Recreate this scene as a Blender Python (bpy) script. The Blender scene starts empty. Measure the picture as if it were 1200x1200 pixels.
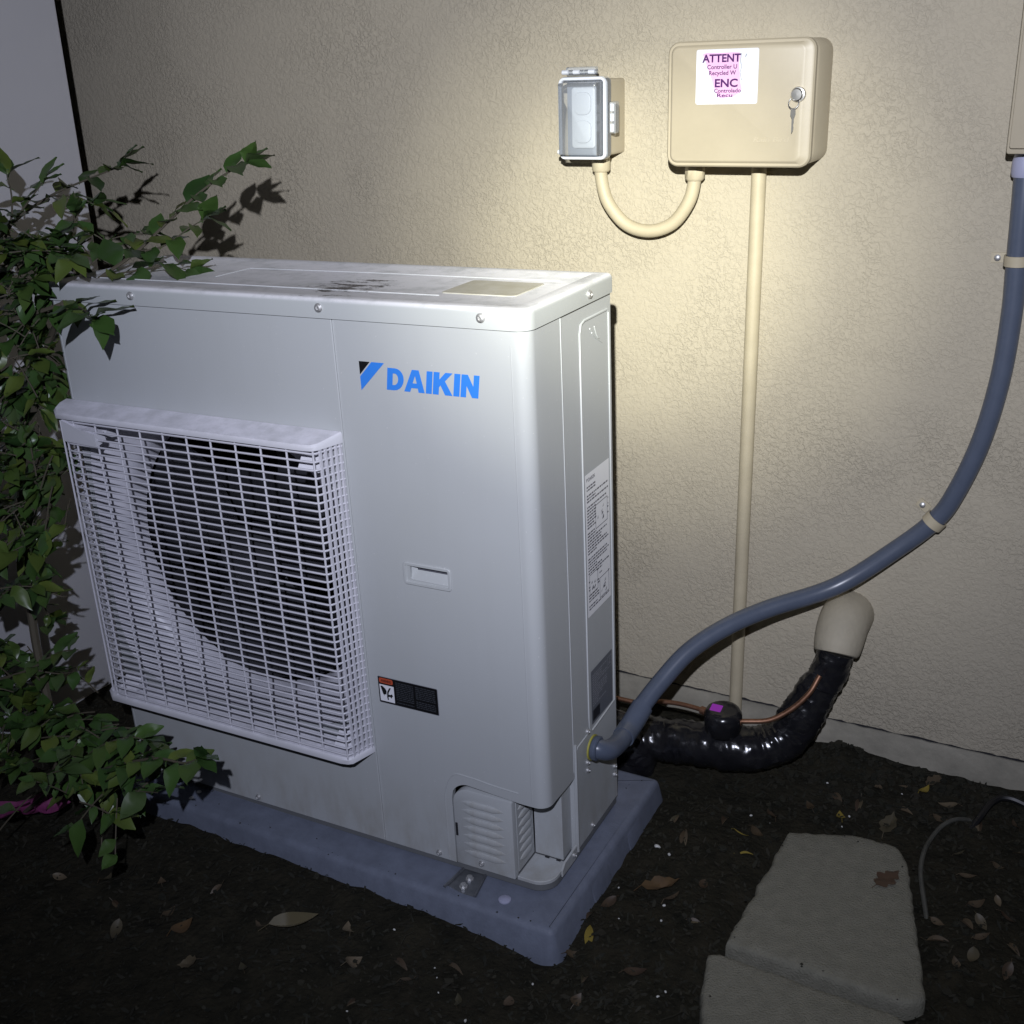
import bpy, bmesh, math, random
from mathutils import Vector, Matrix, noise
from mathutils.geometry import tessellate_polygon
R = math.radians
S = bpy.context.scene
COL = S.collection
rnd = random.Random(7)

# ---------------------------------------------------------------- camera
cam_d = bpy.data.cameras.new('camera'); cam = bpy.data.objects.new('camera', cam_d); COL.objects.link(cam)
cam.location = (0.7194, -1.3991, 1.3179)
cam.rotation_euler = (1.1956, 0.0331, 0.4890)
cam_d.sensor_width = 36; cam_d.lens = 36*1340.8/1200
cam_d.clip_start = .02; cam_d.clip_end = 200
S.camera = cam

# ---------------------------------------------------------------- night sky
w = bpy.data.worlds.new('World'); S.world = w; w.use_nodes = True
nt = w.node_tree; bg = nt.nodes['Background']
sky = nt.nodes.new('ShaderNodeTexSky'); sky.sky_type = 'NISHITA'; sky.sun_disc = False
sky.sun_elevation = R(-6); sky.sun_rotation = R(200)
nt.links.new(sky.outputs[0], bg.inputs[0]); bg.inputs[1].default_value = .05

# ---------------------------------------------------------------- the hand torch that lights the place (held above and behind the lens)
TORCH = Vector((.752, -1.590, 1.640)); AIM = Vector((-.13, .7, .96))
def spot(name, power, col, size, blend, rad, aim):
    l = bpy.data.lights.new(name, 'SPOT'); l.energy = power; l.color = col
    l.spot_size = R(size); l.spot_blend = blend; l.shadow_soft_size = rad
    o = bpy.data.objects.new(name, l); COL.objects.link(o); o.location = TORCH
    o.rotation_euler = (Vector(aim)-TORCH).to_track_quat('-Z', 'Y').to_euler()
    return o
spot('torch_hot_spot', 220, (1, .98, .77), 18, 1.0, .012, (-.13, .7, .955))
spot('torch_hot_ring', 195, (1, .98, .80), 28, 1.0, .012, (-.11, .7, .965))
spot('torch_core', 78, (1, .975, .90), 54, 1.0, .012, (-.14, .7, 1.08))
spot('torch_spill', 172, (.78, .82, 1.0), 100, 1.0, .012, (-.28, .7, 1.02))
S.view_settings.view_transform = 'Standard'; S.view_settings.look = 'None'
S.view_settings.exposure = 0; S.view_settings.gamma = 1; S.view_settings.use_curve_mapping = False
S.render.engine = 'CYCLES'

# ---------------------------------------------------------------- materials
def mat(name, col, rough=.5, metal=0, spec=.5, var=None, bump=None, coat=0):
    """var=(scale, amount, colour2) mottles the colour; bump=(scale, strength, distance) gives fine relief"""
    m = bpy.data.materials.new(name); m.use_nodes = True; t = m.node_tree; b = t.nodes['Principled BSDF']
    b.inputs['Base Color'].default_value = (*col, 1); b.inputs['Roughness'].default_value = rough
    b.inputs['Metallic'].default_value = metal; b.inputs['Specular IOR Level'].default_value = spec
    if coat: b.inputs['Coat Weight'].default_value = coat; b.inputs['Coat Roughness'].default_value = .1
    tc = t.nodes.new('ShaderNodeTexCoord')
    if var:
        n = t.nodes.new('ShaderNodeTexNoise'); n.inputs['Scale'].default_value = var[0]; n.inputs['Detail'].default_value = 6
        n.inputs['Roughness'].default_value = .65
        t.links.new(tc.outputs['Object'], n.inputs['Vector'])
        r = t.nodes.new('ShaderNodeMapRange'); r.inputs[1].default_value = .5-var[1]; r.inputs[2].default_value = .5+var[1]
        t.links.new(n.outputs[0], r.inputs[0])
        x = t.nodes.new('ShaderNodeMix'); x.data_type = 'RGBA'
        x.inputs[6].default_value = (*col, 1); x.inputs[7].default_value = (*var[2], 1)
        t.links.new(r.outputs[0], x.inputs[0]); t.links.new(x.outputs[2], b.inputs['Base Color'])
    if bump:
        n = t.nodes.new('ShaderNodeTexNoise'); n.inputs['Scale'].default_value = bump[0]; n.inputs['Detail'].default_value = 5
        t.links.new(tc.outputs['Object'], n.inputs['Vector'])
        p = t.nodes.new('ShaderNodeBump'); p.inputs['Strength'].default_value = bump[1]; p.inputs['Distance'].default_value = bump[2]
        t.links.new(n.outputs[0], p.inputs['Height']); t.links.new(p.outputs[0], b.inputs['Normal'])
    return m

def stucco_mat():
    m = mat('cream stucco', (.425, .383, .298), .85, spec=.2, var=(1.6, .3, (.395, .356, .278)))
    t = m.node_tree; b = t.nodes['Principled BSDF']; L = t.links.new
    tc = t.nodes.new('ShaderNodeTexCoord')
    def noise_(sc, det, ro, dis):
        n = t.nodes.new('ShaderNodeTexNoise'); n.inputs['Scale'].default_value = sc; n.inputs['Detail'].default_value = det
        n.inputs['Roughness'].default_value = ro; n.inputs['Distortion'].default_value = dis; L(tc.outputs['Object'], n.inputs['Vector']); return n
    def rng(o, a, c):
        r = t.nodes.new('ShaderNodeMapRange'); r.interpolation_type = 'SMOOTHSTEP'; r.inputs[1].default_value = a; r.inputs[2].default_value = c; L(o, r.inputs[0]); return r.outputs[0]
    lumps = rng(noise_(98, 4, .62, .7).outputs[0], .40, .56)              # knocked-down plateaus
    fine = noise_(170, 4, .6, .4).outputs[0]; broad = noise_(9, 2, .5, 0).outputs[0]
    a = t.nodes.new('ShaderNodeMath'); a.operation = 'MULTIPLY_ADD'; a.inputs[1].default_value = .75; L(lumps, a.inputs[0]); L(fine, a.inputs[2])
    c = t.nodes.new('ShaderNodeMath'); c.operation = 'MULTIPLY_ADD'; c.inputs[1].default_value = 1.2; L(broad, c.inputs[0]); L(a.outputs[0], c.inputs[2])
    p = t.nodes.new('ShaderNodeBump'); p.inputs['Distance'].default_value = .0034
    amp = t.nodes.new('ShaderNodeMapRange'); amp.inputs[1].default_value = .36; amp.inputs[2].default_value = .66; amp.inputs[3].default_value = .34; amp.inputs[4].default_value = .62; L(noise_(4.5, 3, .6, .6).outputs[0], amp.inputs[0]); L(amp.outputs[0], p.inputs['Strength'])
    L(c.outputs[0], p.inputs['Height']); L(p.outputs[0], b.inputs['Normal'])
    return m

def paint_mat():
    """enamel with faint rain streaks, dust specks and a dirty hem"""
    m = mat('ivory enamel', (.408, .425, .434), .5, spec=.35, bump=(420, .05, .001)); t = m.node_tree; b = t.nodes['Principled BSDF']; L = t.links.new
    tc = t.nodes.new('ShaderNodeTexCoord')
    def noise_(scale, sc, det):
        mp = t.nodes.new('ShaderNodeMapping'); mp.inputs['Scale'].default_value = scale; L(tc.outputs['Object'], mp.inputs['Vector'])
        n = t.nodes.new('ShaderNodeTexNoise'); n.inputs['Scale'].default_value = sc; n.inputs['Detail'].default_value = det; n.inputs['Roughness'].default_value = .65; L(mp.outputs[0], n.inputs['Vector']); return n.outputs[0]
    def rng(o, a, c, e=0, f=1):
        r = t.nodes.new('ShaderNodeMapRange'); r.inputs[1].default_value = a; r.inputs[2].default_value = c; r.inputs[3].default_value = e; r.inputs[4].default_value = f; L(o, r.inputs[0]); return r.outputs[0]
    def mix(fac, c1, col):
        x = t.nodes.new('ShaderNodeMix'); x.data_type = 'RGBA'; x.inputs[7].default_value = (*col, 1); L(fac, x.inputs[0]); L(c1, x.inputs[6]); return x.outputs[2]
    base = t.nodes.new('ShaderNodeRGB'); base.outputs[0].default_value = (.408, .425, .434, 1)
    c = mix(rng(noise_((1, 1, .05), 30, 6), .50, .80, 0, .22), base.outputs[0], (.37, .385, .39))     # streaks
    c = mix(rng(noise_((1, 1, 1), 3.2, 4), .45, .75, 0, .5), c, (.385, .40, .395))                    # film of dust
    c = mix(rng(noise_((1, 1, 1), 210, 1), .735, .76, 0, .5), c, (.60, .60, .60))                     # specks
    sp_ = t.nodes.new('ShaderNodeSeparateXYZ'); L(tc.outputs['Object'], sp_.inputs[0])
    hem = t.nodes.new('ShaderNodeMath'); hem.operation = 'MULTIPLY'; L(rng(sp_.outputs[2], .16, .0, 0, 1), hem.inputs[0]); L(rng(noise_((1, 1, .4), 26, 6), .42, .66), hem.inputs[1])
    h2 = t.nodes.new('ShaderNodeMath'); h2.operation = 'MULTIPLY'; h2.inputs[1].default_value = .45; L(hem.outputs[0], h2.inputs[0])
    c = mix(h2.outputs[0], c, (.26, .24, .20))
    L(c, b.inputs['Base Color']); return m

def dusty_mat(name, col, dust, lo, hi, scale, rough=.4, dirt=None):
    """paint under a broken film of pale dust; dirt adds dark grime specks"""
    m = mat(name, col, rough); t = m.node_tree; b = t.nodes['Principled BSDF']; L = t.links.new
    tc = t.nodes.new('ShaderNodeTexCoord')
    n = t.nodes.new('ShaderNodeTexNoise'); n.inputs['Scale'].default_value = scale; n.inputs['Detail'].default_value = 9; n.inputs['Roughness'].default_value = .7
    L(tc.outputs['Object'], n.inputs['Vector'])
    r = t.nodes.new('ShaderNodeMapRange'); r.inputs[1].default_value = lo; r.inputs[2].default_value = hi; L(n.outputs[0], r.inputs[0])
    x = t.nodes.new('ShaderNodeMix'); x.data_type = 'RGBA'; x.inputs[6].default_value = (*col, 1); x.inputs[7].default_value = (*dust, 1)
    ge = t.nodes.new('ShaderNodeNewGeometry'); sx = t.nodes.new('ShaderNodeSeparateXYZ'); L(ge.outputs['Normal'], sx.inputs[0])
    up = t.nodes.new('ShaderNodeMapRange'); up.inputs[1].default_value = .25; up.inputs[2].default_value = .8; L(sx.outputs[2], up.inputs[0])
    fa = t.nodes.new('ShaderNodeMath'); fa.operation = 'MULTIPLY'; L(r.outputs[0], fa.inputs[0]); L(up.outputs[0], fa.inputs[1])
    L(fa.outputs[0], x.inputs[0]); out = x.outputs[2]
    rr = t.nodes.new('ShaderNodeMapRange'); rr.inputs[3].default_value = rough; rr.inputs[4].default_value = .9; L(fa.outputs[0], rr.inputs[0]); L(rr.outputs[0], b.inputs['Roughness'])
    if dirt:
        n2 = t.nodes.new('ShaderNodeTexNoise'); n2.inputs['Scale'].default_value = 55; n2.inputs['Detail'].default_value = 7; n2.inputs['Roughness'].default_value = .75
        mp = t.nodes.new('ShaderNodeMapping'); mp.inputs['Scale'].default_value = (.45, 1, 1); L(tc.outputs['Object'], mp.inputs['Vector']); L(mp.outputs[0], n2.inputs['Vector'])
        # grime gathers in one shallow spot of the lid
        g = t.nodes.new('ShaderNodeVectorMath'); g.operation = 'DISTANCE'; g.inputs[1].default_value = dirt[0]; L(tc.outputs['Object'], g.inputs[0])
        gr = t.nodes.new('ShaderNodeMapRange'); gr.inputs[1].default_value = 0; gr.inputs[2].default_value = dirt[1]; gr.inputs[3].default_value = .17; gr.inputs[4].default_value = -.12; L(g.outputs['Value'], gr.inputs[0])
        ad = t.nodes.new('ShaderNodeMath'); L(n2.outputs[0], ad.inputs[0]); L(gr.outputs[0], ad.inputs[1])
        r2 = t.nodes.new('ShaderNodeMapRange'); r2.inputs[1].default_value = .56; r2.inputs[2].default_value = .64; L(ad.outputs[0], r2.inputs[0])
        y = t.nodes.new('ShaderNodeMix'); y.data_type = 'RGBA'; y.inputs[7].default_value = (.10, .09, .085, 1); L(out, y.inputs[6]); fb = t.nodes.new('ShaderNodeMath'); fb.operation = 'MULTIPLY'; L(r2.outputs[0], fb.inputs[0]); L(up.outputs[0], fb.inputs[1]); L(fb.outputs[0], y.inputs[0]); out = y.outputs[2]
    L(out, b.inputs['Base Color'])
    return m

def island_mat(name, cols, rough=.6, spec=.4, bump=None):
    """colour picked per loose piece / per object"""
    m = mat(name, cols[0], rough, spec=spec, bump=bump); t = m.node_tree; b = t.nodes['Principled BSDF']
    g = t.nodes.new('ShaderNodeNewGeometry'); oi = t.nodes.new('ShaderNodeObjectInfo')
    a = t.nodes.new('ShaderNodeMath'); t.links.new(g.outputs['Random Per Island'], a.inputs[0]); t.links.new(oi.outputs['Random'], a.inputs[1])
    f = t.nodes.new('ShaderNodeMath'); f.operation = 'FRACT'; t.links.new(a.outputs[0], f.inputs[0])
    c = t.nodes.new('ShaderNodeValToRGB'); c.color_ramp.interpolation = 'LINEAR'
    while len(c.color_ramp.elements) < len(cols): c.color_ramp.elements.new(.5)
    for i, k in enumerate(cols):
        c.color_ramp.elements[i].position = i/(len(cols)-1); c.color_ramp.elements[i].color = (*k, 1)
    t.links.new(f.outputs[0], c.inputs[0]); t.links.new(c.outputs[0], b.inputs['Base Color'])
    return m

def clear_mat():
    m = bpy.data.materials.new('clear plastic'); m.use_nodes = True; t = m.node_tree; L = t.links.new
    t.nodes.remove(t.nodes['Principled BSDF']); out = t.nodes['Material Output']
    tr = t.nodes.new('ShaderNodeBsdfTransparent'); tr.inputs[0].default_value = (.93, .95, .97, 1)
    gl = t.nodes.new('ShaderNodeBsdfGlossy'); gl.inputs['Roughness'].default_value = .12
    di = t.nodes.new('ShaderNodeBsdfDiffuse'); di.inputs[0].default_value = (.62, .66, .74, 1)
    fr = t.nodes.new('ShaderNodeFresnel'); fr.inputs[0].default_value = 1.5
    m1 = t.nodes.new('ShaderNodeMixShader'); m1.inputs[0].default_value = .22; L(tr.outputs[0], m1.inputs[1]); L(di.outputs[0], m1.inputs[2])
    m2 = t.nodes.new('ShaderNodeMixShader'); L(fr.outputs[0], m2.inputs[0]); L(m1.outputs[0], m2.inputs[1]); L(gl.outputs[0], m2.inputs[2])
    L(m2.outputs[0], out.inputs[0]); return m

M = dict(
    stucco=stucco_mat(),
    concrete=mat('foundation concrete', (.36, .335, .275), .9, spec=.2, var=(9, .2, (.24, .225, .185)), bump=(60, .5, .004)),
    soil=mat('dark soil', (.026, .023, .015), .95, spec=.15, var=(18, .2, (.009, .009, .006)), bump=(90, .8, .01)),
    fence=mat('fence vinyl', (.50, .50, .52), .55, var=(3, .3, (.46, .46, .48))),
    paint=paint_mat(),
    lid=dusty_mat('dusty lid enamel', (.415, .435, .438), (.70, .70, .73), .22, .52, 16, .5, dirt=((-.36, .095, 1.0), .12)),
    plate=mat('clean glossy plate', (.40, .385, .31), .30, var=(30, .2, (.52, .51, .46))),  # yellowish tint is the wall's reflection painted into the colour
    hood=dusty_mat('dusty grille plastic', (.56, .56, .60), (.74, .73, .80), .36, .6, 22, .5),
    grille=mat('grille plastic', (.62, .61, .66), .42, var=(25, .25, (.5, .5, .55))),
    inner=mat('inner sheet metal', (.50, .51, .53), .4),
    dark=mat('dark chamber', (.016, .016, .019), .7),  # near-black colour stands in for shade inside the fan chamber
    fan=mat('fan plastic', (.030, .031, .036), .5, var=(30, .2, (.018, .018, .022))),
    basin=mat('base tray', (.13, .135, .14), .5),
    steel=mat('zinc screw', (.62, .62, .62), .48, .85),
    galv=mat('galvanised bracket', (.28, .29, .31), .42, .8, var=(60, .2, (.18, .19, .21))),
    blue=mat('logo blue', (.035, .20, .68), .35),
    black=mat('print black', (.006, .006, .007), .4),
    label=mat('paper label', (.78, .79, .82), .45),
    silver_label=mat('grey foil label', (.11, .12, .14), .4),
    print_grey=mat('fine print', (.09, .09, .11), .5),
    print_dim=mat('dim fine print', (.045, .05, .06), .5),
    print_pale=mat('pale fine print', (.26, .27, .30), .5),
    white=mat('white print', (.72, .72, .76), .45),
    red=mat('warning red', (.42, .07, .03), .45),
    pad=mat('grey composite pad', (.150, .170, .225), .6, spec=.35, var=(26, .17, (.115, .130, .172)), bump=(260, .25, .002)),
    beige=mat('beige box plastic', (.405, .358, .268), .45, var=(11, .22, (.365, .322, .24)), bump=(300, .06, .001)),
    pvc=mat('painted pvc', (.46, .405, .29), .55, var=(22, .2, (.40, .352, .25)), bump=(120, .1, .001)),
    sleeve=mat('painted sleeve', (.385, .345, .262), .7, var=(14, .25, (.32, .29, .225)), bump=(70, .5, .003)),
    clear=clear_mat(),
    socket_dark=mat('socket surround', (.20, .225, .27), .45),
    rim=mat('milky rim', (.60, .63, .70), .3),
    socket=mat('grey socket face', (.50, .53, .58), .4),
    sticker=mat('white vinyl sticker', (.66, .68, .76), .35, var=(40, .2, (.60, .62, .70))),
    pink=mat('pink vinyl sticker', (.68, .40, .62), .4),
    purple=mat('purple ink', (.06, .01, .10), .4),
    magenta=mat('magenta sticker', (.34, .025, .40), .4),
    chrome=mat('chrome', (.75, .75, .75), .3, 1.0),
    conduit=mat('grey flexible conduit', (.085, .103, .145), .32, spec=.5, var=(30, .2, (.072, .088, .125))),
    lilac=mat('grey plastic fitting', (.33, .34, .46), .4),
    ring=mat('yellow washer', (.34, .31, .06), .5),
    tape=mat('black wrap', (.006, .006, .008), .2, spec=.5, var=(20, .2, (.016, .016, .018)), bump=(40, .25, .005)),
    copper=mat('copper tube', (.34, .19, .125), .5, .9, var=(60, .2, (.20, .10, .06))),
    leaf=island_mat('green leaf', [(.030, .068, .016), (.046, .092, .020), (.020, .048, .013), (.085, .115, .022), (.033, .072, .018), (.055, .085, .032)], .36, .45),
    bark=mat('shrub bark', (.07, .06, .04), .8, bump=(80, .5, .003)),
    dry=island_mat('dry leaf', [(.045, .030, .016), (.070, .052, .032), (.035, .020, .012), (.105, .082, .052), (.040, .036, .020)], .55, .4),
    yellow=mat('yellowed leaf', (.20, .15, .025), .5),
    rust=mat('rust brown leaf', (.095, .055, .022), .6, var=(60, .2, (.06, .035, .015))),
    umber=mat('wet brown leaf', (.055, .030, .018), .4),
    wetleaf=mat('wet curled leaf', (.10, .085, .05), .16, spec=.8),
    chips=island_mat('mulch chips', [(.016, .016, .010), (.021, .019, .013), (.012, .013, .009), (.018, .018, .012), (.014, .014, .010), (.026, .024, .016), (.016, .016, .010)], .8, .3),
    paleb=mat('pale debris', (.5, .5, .48), .5),
    stone=mat('paver concrete', (.215, .208, .168), .92, spec=.15, var=(45, .2, (.165, .160, .128)), bump=(300, .9, .004)),
    petal=mat('pink petal', (.22, .035, .14), .7, var=(60, .2, (.13, .02, .08))),
    hose=mat('grey drip tube', (.075, .075, .065), .6, var=(40, .2, (.04, .04, .034))),
    rubber=mat('black cable', (.008, .008, .009), .4),
)

# ---------------------------------------------------------------- mesh helpers
class MB:
    def __init__(s): s.v = []; s.f = []
    def add(s, vs, fs):
        o = len(s.v); s.v += [tuple(p) for p in vs]; s.f += [tuple(i+o for i in f) for f in fs]; return s
    def box(s, x0, y0, z0, x1, y1, z1):
        return s.add([(x0,y0,z0),(x1,y0,z0),(x1,y1,z0),(x0,y1,z0),(x0,y0,z1),(x1,y0,z1),(x1,y1,z1),(x0,y1,z1)],
                     [(0,3,2,1),(4,5,6,7),(0,1,5,4),(1,2,6,5),(2,3,7,6),(3,0,4,7)])
    def tube(s, pts, r, n=10, caps=True):
        pts = [Vector(p) for p in pts]; rs = r if isinstance(r, (list, tuple)) else [r]*len(pts)
        vs = []; fs = []; up = None
        for i, p in enumerate(pts):
            t = (pts[min(i+1, len(pts)-1)]-pts[max(i-1, 0)]).normalized()
            if up is None: up = Vector((0,0,1)) if abs(t.z) < .9 else Vector((1,0,0))
            a = up - t*up.dot(t); a.normalize(); b = t.cross(a); up = a
            for k in range(n):
                q = 2*math.pi*(k+.5)/n; vs.append(p+(a*math.cos(q)+b*math.sin(q))*rs[i])
        for i in range(len(pts)-1):
            for k in range(n):
                fs.append((i*n+k, i*n+(k+1) % n, (i+1)*n+(k+1) % n, (i+1)*n+k))
        if caps: fs += [tuple(range(n))[::-1], tuple(range((len(pts)-1)*n, len(pts)*n))]
        return s.add(vs, fs)
    def lathe(s, prof, origin, axis, n=16):
        """prof: (radius, height along axis)"""
        ax = Vector(axis).normalized(); a = ax.orthogonal().normalized(); b = ax.cross(a); o = Vector(origin)
        vs = []; fs = []
        for r, h in prof:
            for k in range(n):
                q = 2*math.pi*k/n; vs.append(o+ax*h+(a*math.cos(q)+b*math.sin(q))*max(r, 1e-5))
        for i in range(len(prof)-1):
            for k in range(n): fs.append((i*n+k, i*n+(k+1) % n, (i+1)*n+(k+1) % n, (i+1)*n+k))
        fs += [tuple(range(n))[::-1], tuple(range((len(prof)-1)*n, len(prof)*n))]
        return s.add(vs, fs)
    def rings(s, rings, cap0=True, cap1=True):
        n = len(rings[0]); vs = [p for r in rings for p in r]; fs = []
        for i in range(len(rings)-1):
            for k in range(n): fs.append((i*n+k, i*n+(k+1) % n, (i+1)*n+(k+1) % n, (i+1)*n+k))
        if cap0: fs.append(tuple(range(n))[::-1])
        if cap1: fs.append(tuple(range((len(rings)-1)*n, len(rings)*n)))
        return s.add(vs, fs)
    def prism(s, out, m, w0, w1, b=0, steps=3):
        """outline (u,v) raised from w0 to w1 with its far edge rounded by b"""
        rr = [[m(u, v, w0) for u, v in out]]
        if b:
            for k in range(steps+1):
                q = math.pi/2*k/steps
                rr.append([m(u, v, w1-b+b*math.sin(q)) for u, v in inset(out, b*(1-math.cos(q)))])
        else: rr.append([m(u, v, w1) for u, v in out])
        return s.rings(rr)
    def poly(s, loops, m, w=0):
        """flat sheet with holes"""
        pts = [p for l in loops for p in l]
        tri = tessellate_polygon([[Vector((u, v, 0)) for u, v in l] for l in loops])
        return s.add([m(u, v, w) for u, v in pts], tri)
    def build(s, name, mt, parent=None, smooth=True, kind=None):
        me = bpy.data.meshes.new(name); me.from_pydata(s.v, [], s.f)
        bm = bmesh.new(); bm.from_mesh(me); bmesh.ops.recalc_face_normals(bm, faces=bm.faces); bm.to_mesh(me); bm.free()
        me.materials.append(mt if not isinstance(mt, str) else M[mt])
        if smooth:
            me.polygons.foreach_set('use_smooth', [True]*len(me.polygons)); me.set_sharp_from_angle(angle=R(38))
        o = bpy.data.objects.new(name, me); COL.objects.link(o)
        if parent: o.parent = parent
        if kind: o['kind'] = kind
        return o
def inset(out, d):
    if d == 0: return out
    n = len(out); res = []
    for i in range(n):
        p = Vector(out[i]); a = (p-Vector(out[i-1])).normalized(); b = (Vector(out[(i+1) % n])-p).normalized()
        na = Vector((-a.y, a.x)); nb = Vector((-b.y, b.x)); h = (na+nb); k = h.length
        h = h/k if k > 1e-6 else na
        res.append(tuple(p+h*(d/max(.3, h.dot(na)))))
    return res
def rin(x0, y0, x1, y1, r, d, n=5):
    r = r if isinstance(r, (tuple, list)) else (r,)*4
    return rrect(x0+d, y0+d, x1-d, y1-d, tuple(max(.0008, q-d) for q in r), n)
def rrect(x0, y0, x1, y1, r, n=5):
    if not isinstance(r, (tuple, list)): r = (r,)*4      # order: lower left, lower right, upper right, upper left
    o = []
    for (cx, cy, q, k) in ((x0, y0, 180, 0), (x1, y0, 270, 1), (x1, y1, 0, 2), (x0, y1, 90, 3)):
        rr = r[k]
        if rr <= 0: o.append((cx, cy)); continue
        cx += rr if k in (0, 3) else -rr; cy += rr if k in (0, 1) else -rr
        for i in range(n+1):
            a = R(q+90*i/n); o.append((cx+rr*math.cos(a), cy+rr*math.sin(a)))
    return o
FRONT = lambda y: (lambda u, v, w: (u, y-w, v))          # sheet on a face looking toward -y
SIDE = lambda x: (lambda u, v, w: (x+w, u, v))           # sheet on a face looking toward +x
TOP = lambda z: (lambda u, v, w: (u, v, z+w))
def catmull(p, n=8):
    p = [Vector(q) for q in p]; P = [p[0]*2-p[1]]+p+[p[-1]*2-p[-2]]; o = []
    for i in range(1, len(P)-2):
        for k in range(n):
            t = k/n; a, b, c, d = P[i-1:i+3]
            o.append(.5*((2*b)+(c-a)*t+(2*a-5*b+4*c-d)*t*t+(3*b-a-3*c+d)*t**3))
    return o+[p[-1]]
def thing(name, label, cat, loc=(0,0,0), group=None, rot=(0,0,0)):
    o = bpy.data.objects.new(name, None); COL.objects.link(o); o.location = loc; o.rotation_euler = rot; o.empty_display_size = .05
    return tag(o, label, cat, group)
def tag(o, label, cat, group=None):
    o['label'] = label; o['category'] = cat
    if group: o['group'] = group
    return o
def shared(o, name, loc=None, parent=None, rot=None, scale=None):
    """another object on the same mesh"""
    c = o.copy(); c.name = name; COL.objects.link(c)
    c.parent = parent if parent else o.parent
    if loc is not None: c.location = loc
    if rot is not None: c.rotation_euler = rot
    if scale is not None: c.scale = scale
    return c
def text(body, m, u0, v0, height, mt, name, parent, width=None, bold=.0, shear=0, off=.0):
    """flat lettering on a surface, lower left at (u0, v0), given cap height (and width)"""
    cu = bpy.data.curves.new(name, 'FONT'); cu.body = body; cu.offset = bold; cu.shear = shear; cu.resolution_u = 3
    t = bpy.data.objects.new(name, cu); COL.objects.link(t)
    dg = bpy.context.evaluated_depsgraph_get(); me = bpy.data.meshes.new_from_object(t.evaluated_get(dg))
    bpy.data.objects.remove(t); bpy.data.curves.remove(cu)
    xs = [v.co.x for v in me.vertices]; ys = [v.co.y for v in me.vertices]; x0, x1 = min(xs), max(xs)
    sy = height/.70; sx = sy if width is None else width/(x1-x0)
    for v in me.vertices: v.co = Vector(m(u0+(v.co.x-x0)*sx, v0+v.co.y*sy, off))
    me.materials.append(M[mt]); me.name = name
    o = bpy.data.objects.new(name, me); COL.objects.link(o); o.parent = parent
    return o

# ================================================================ the setting
def ground_z(x, y):
    z = -.058
    z += .022*max(0, min(1, (y-.42)/.27))                                  # banked up to the wall
    if -1.2 < x < .05: z += .008*max(0, 1-abs(y+.10)/.12)*max(0, min(1, (-.15-x)/.25))*max(0, min(1, (x+.95)/.2))   # soil over the pad's foot
    z -= .016*math.exp(-((x-.03)**2+(y+.09)**2)/.012)
    z += .020*math.exp(-((x-.335)**2+(y-.67)**2)/.0016)
    z += (.010 if y > .1 or x > .2 else .006)*noise.noise((x*5.2, y*5.2, 1.3)) + .006*noise.noise((x*17, y*17, 4.1)) + .0035*noise.noise((x*48, y*48, 7.7))
    z -= .014*max(0, min(1, (.60-abs(x-.44)*3.2)/.2))*max(0, min(1, (.40-y)/.08))*(1 if y > -.3 else .6)  # bedded pavers
    return z
def ground():
    fx = [-1.75+i*.011 for i in range(int(2.75/.011))]; fy = [-.75+i*.011 for i in range(int(1.47/.011))]
    xs = [-60, -25, -10, -5, -3, -2.2]+fx+[1.2, 1.6, 2.5, 5, 10, 25, 60]; ys = [-60, -25, -10, -5, -3, -1.8, -1.2]+fy+[.9, 2, 6, 20, 60]
    m = MB(); n = len(xs)
    vs = [(x, y, ground_z(x, y)) for y in ys for x in xs]
    fs = [(j*n+i, j*n+i+1, (j+1)*n+i+1, (j+1)*n+i) for j in range(len(ys)-1) for i in range(n-1)]
    m.add(vs, fs); return m.build('ground', 'soil', kind='structure')
ground()

# house wall: stucco skin with a ragged lower edge over a set-back foundation
hw = thing('house_wall', 'tall cream stucco house wall behind the outdoor unit', 'wall', (0,.7,0))
def stucco():
    m = MB(); xs = [-6, -3, -1.5]+[-1.5+.012*i for i in range(1, 235)]+[3, 6]
    lo = [(x, .0315+.0045*noise.noise((x*22, 3, 1))+.0025*noise.noise((x*70, 5, 2))) for x in xs]
    m.rings([[(x, 0, z), (x, 0, 3.2), (x, .2, 3.2), (x, .2, z)] for x, z in lo])
    return m.build('stucco', 'stucco', hw, smooth=False)
stucco()
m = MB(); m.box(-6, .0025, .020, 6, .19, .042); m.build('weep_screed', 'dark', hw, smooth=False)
m = MB()
fo = []
for i in range(260):
    x = -1.6+.0112*i
    fo.append([(x, -.0015+.004*noise.noise((x*14, z*30, 2)), z) for z in (-.25, -.05, -.02, 0, .013)]+[(x, -.001, .0265+.0025*noise.noise((x*45, 1, 8)))]+[(x, .18, .0255), (x, .18, -.25)])
m.rings(fo); m.build('foundation', 'concrete', hw)

fp = thing('fence_panel', 'plain smooth grey white fence panel beside the shrub', 'fence', (-1.33,0,0))
m = MB(); m.prism(rrect(-1.6, -.075, .447, 2.2, .003, 2), lambda u, v, w: (w-.03, u, v), 0, .03, .003); m.build('panel', 'fence', fp)
m = MB(); m.box(-.028, -1.7, -.10, .018, -1.603, 2.25); m.build('post', 'fence', fp, smooth=False)

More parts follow.
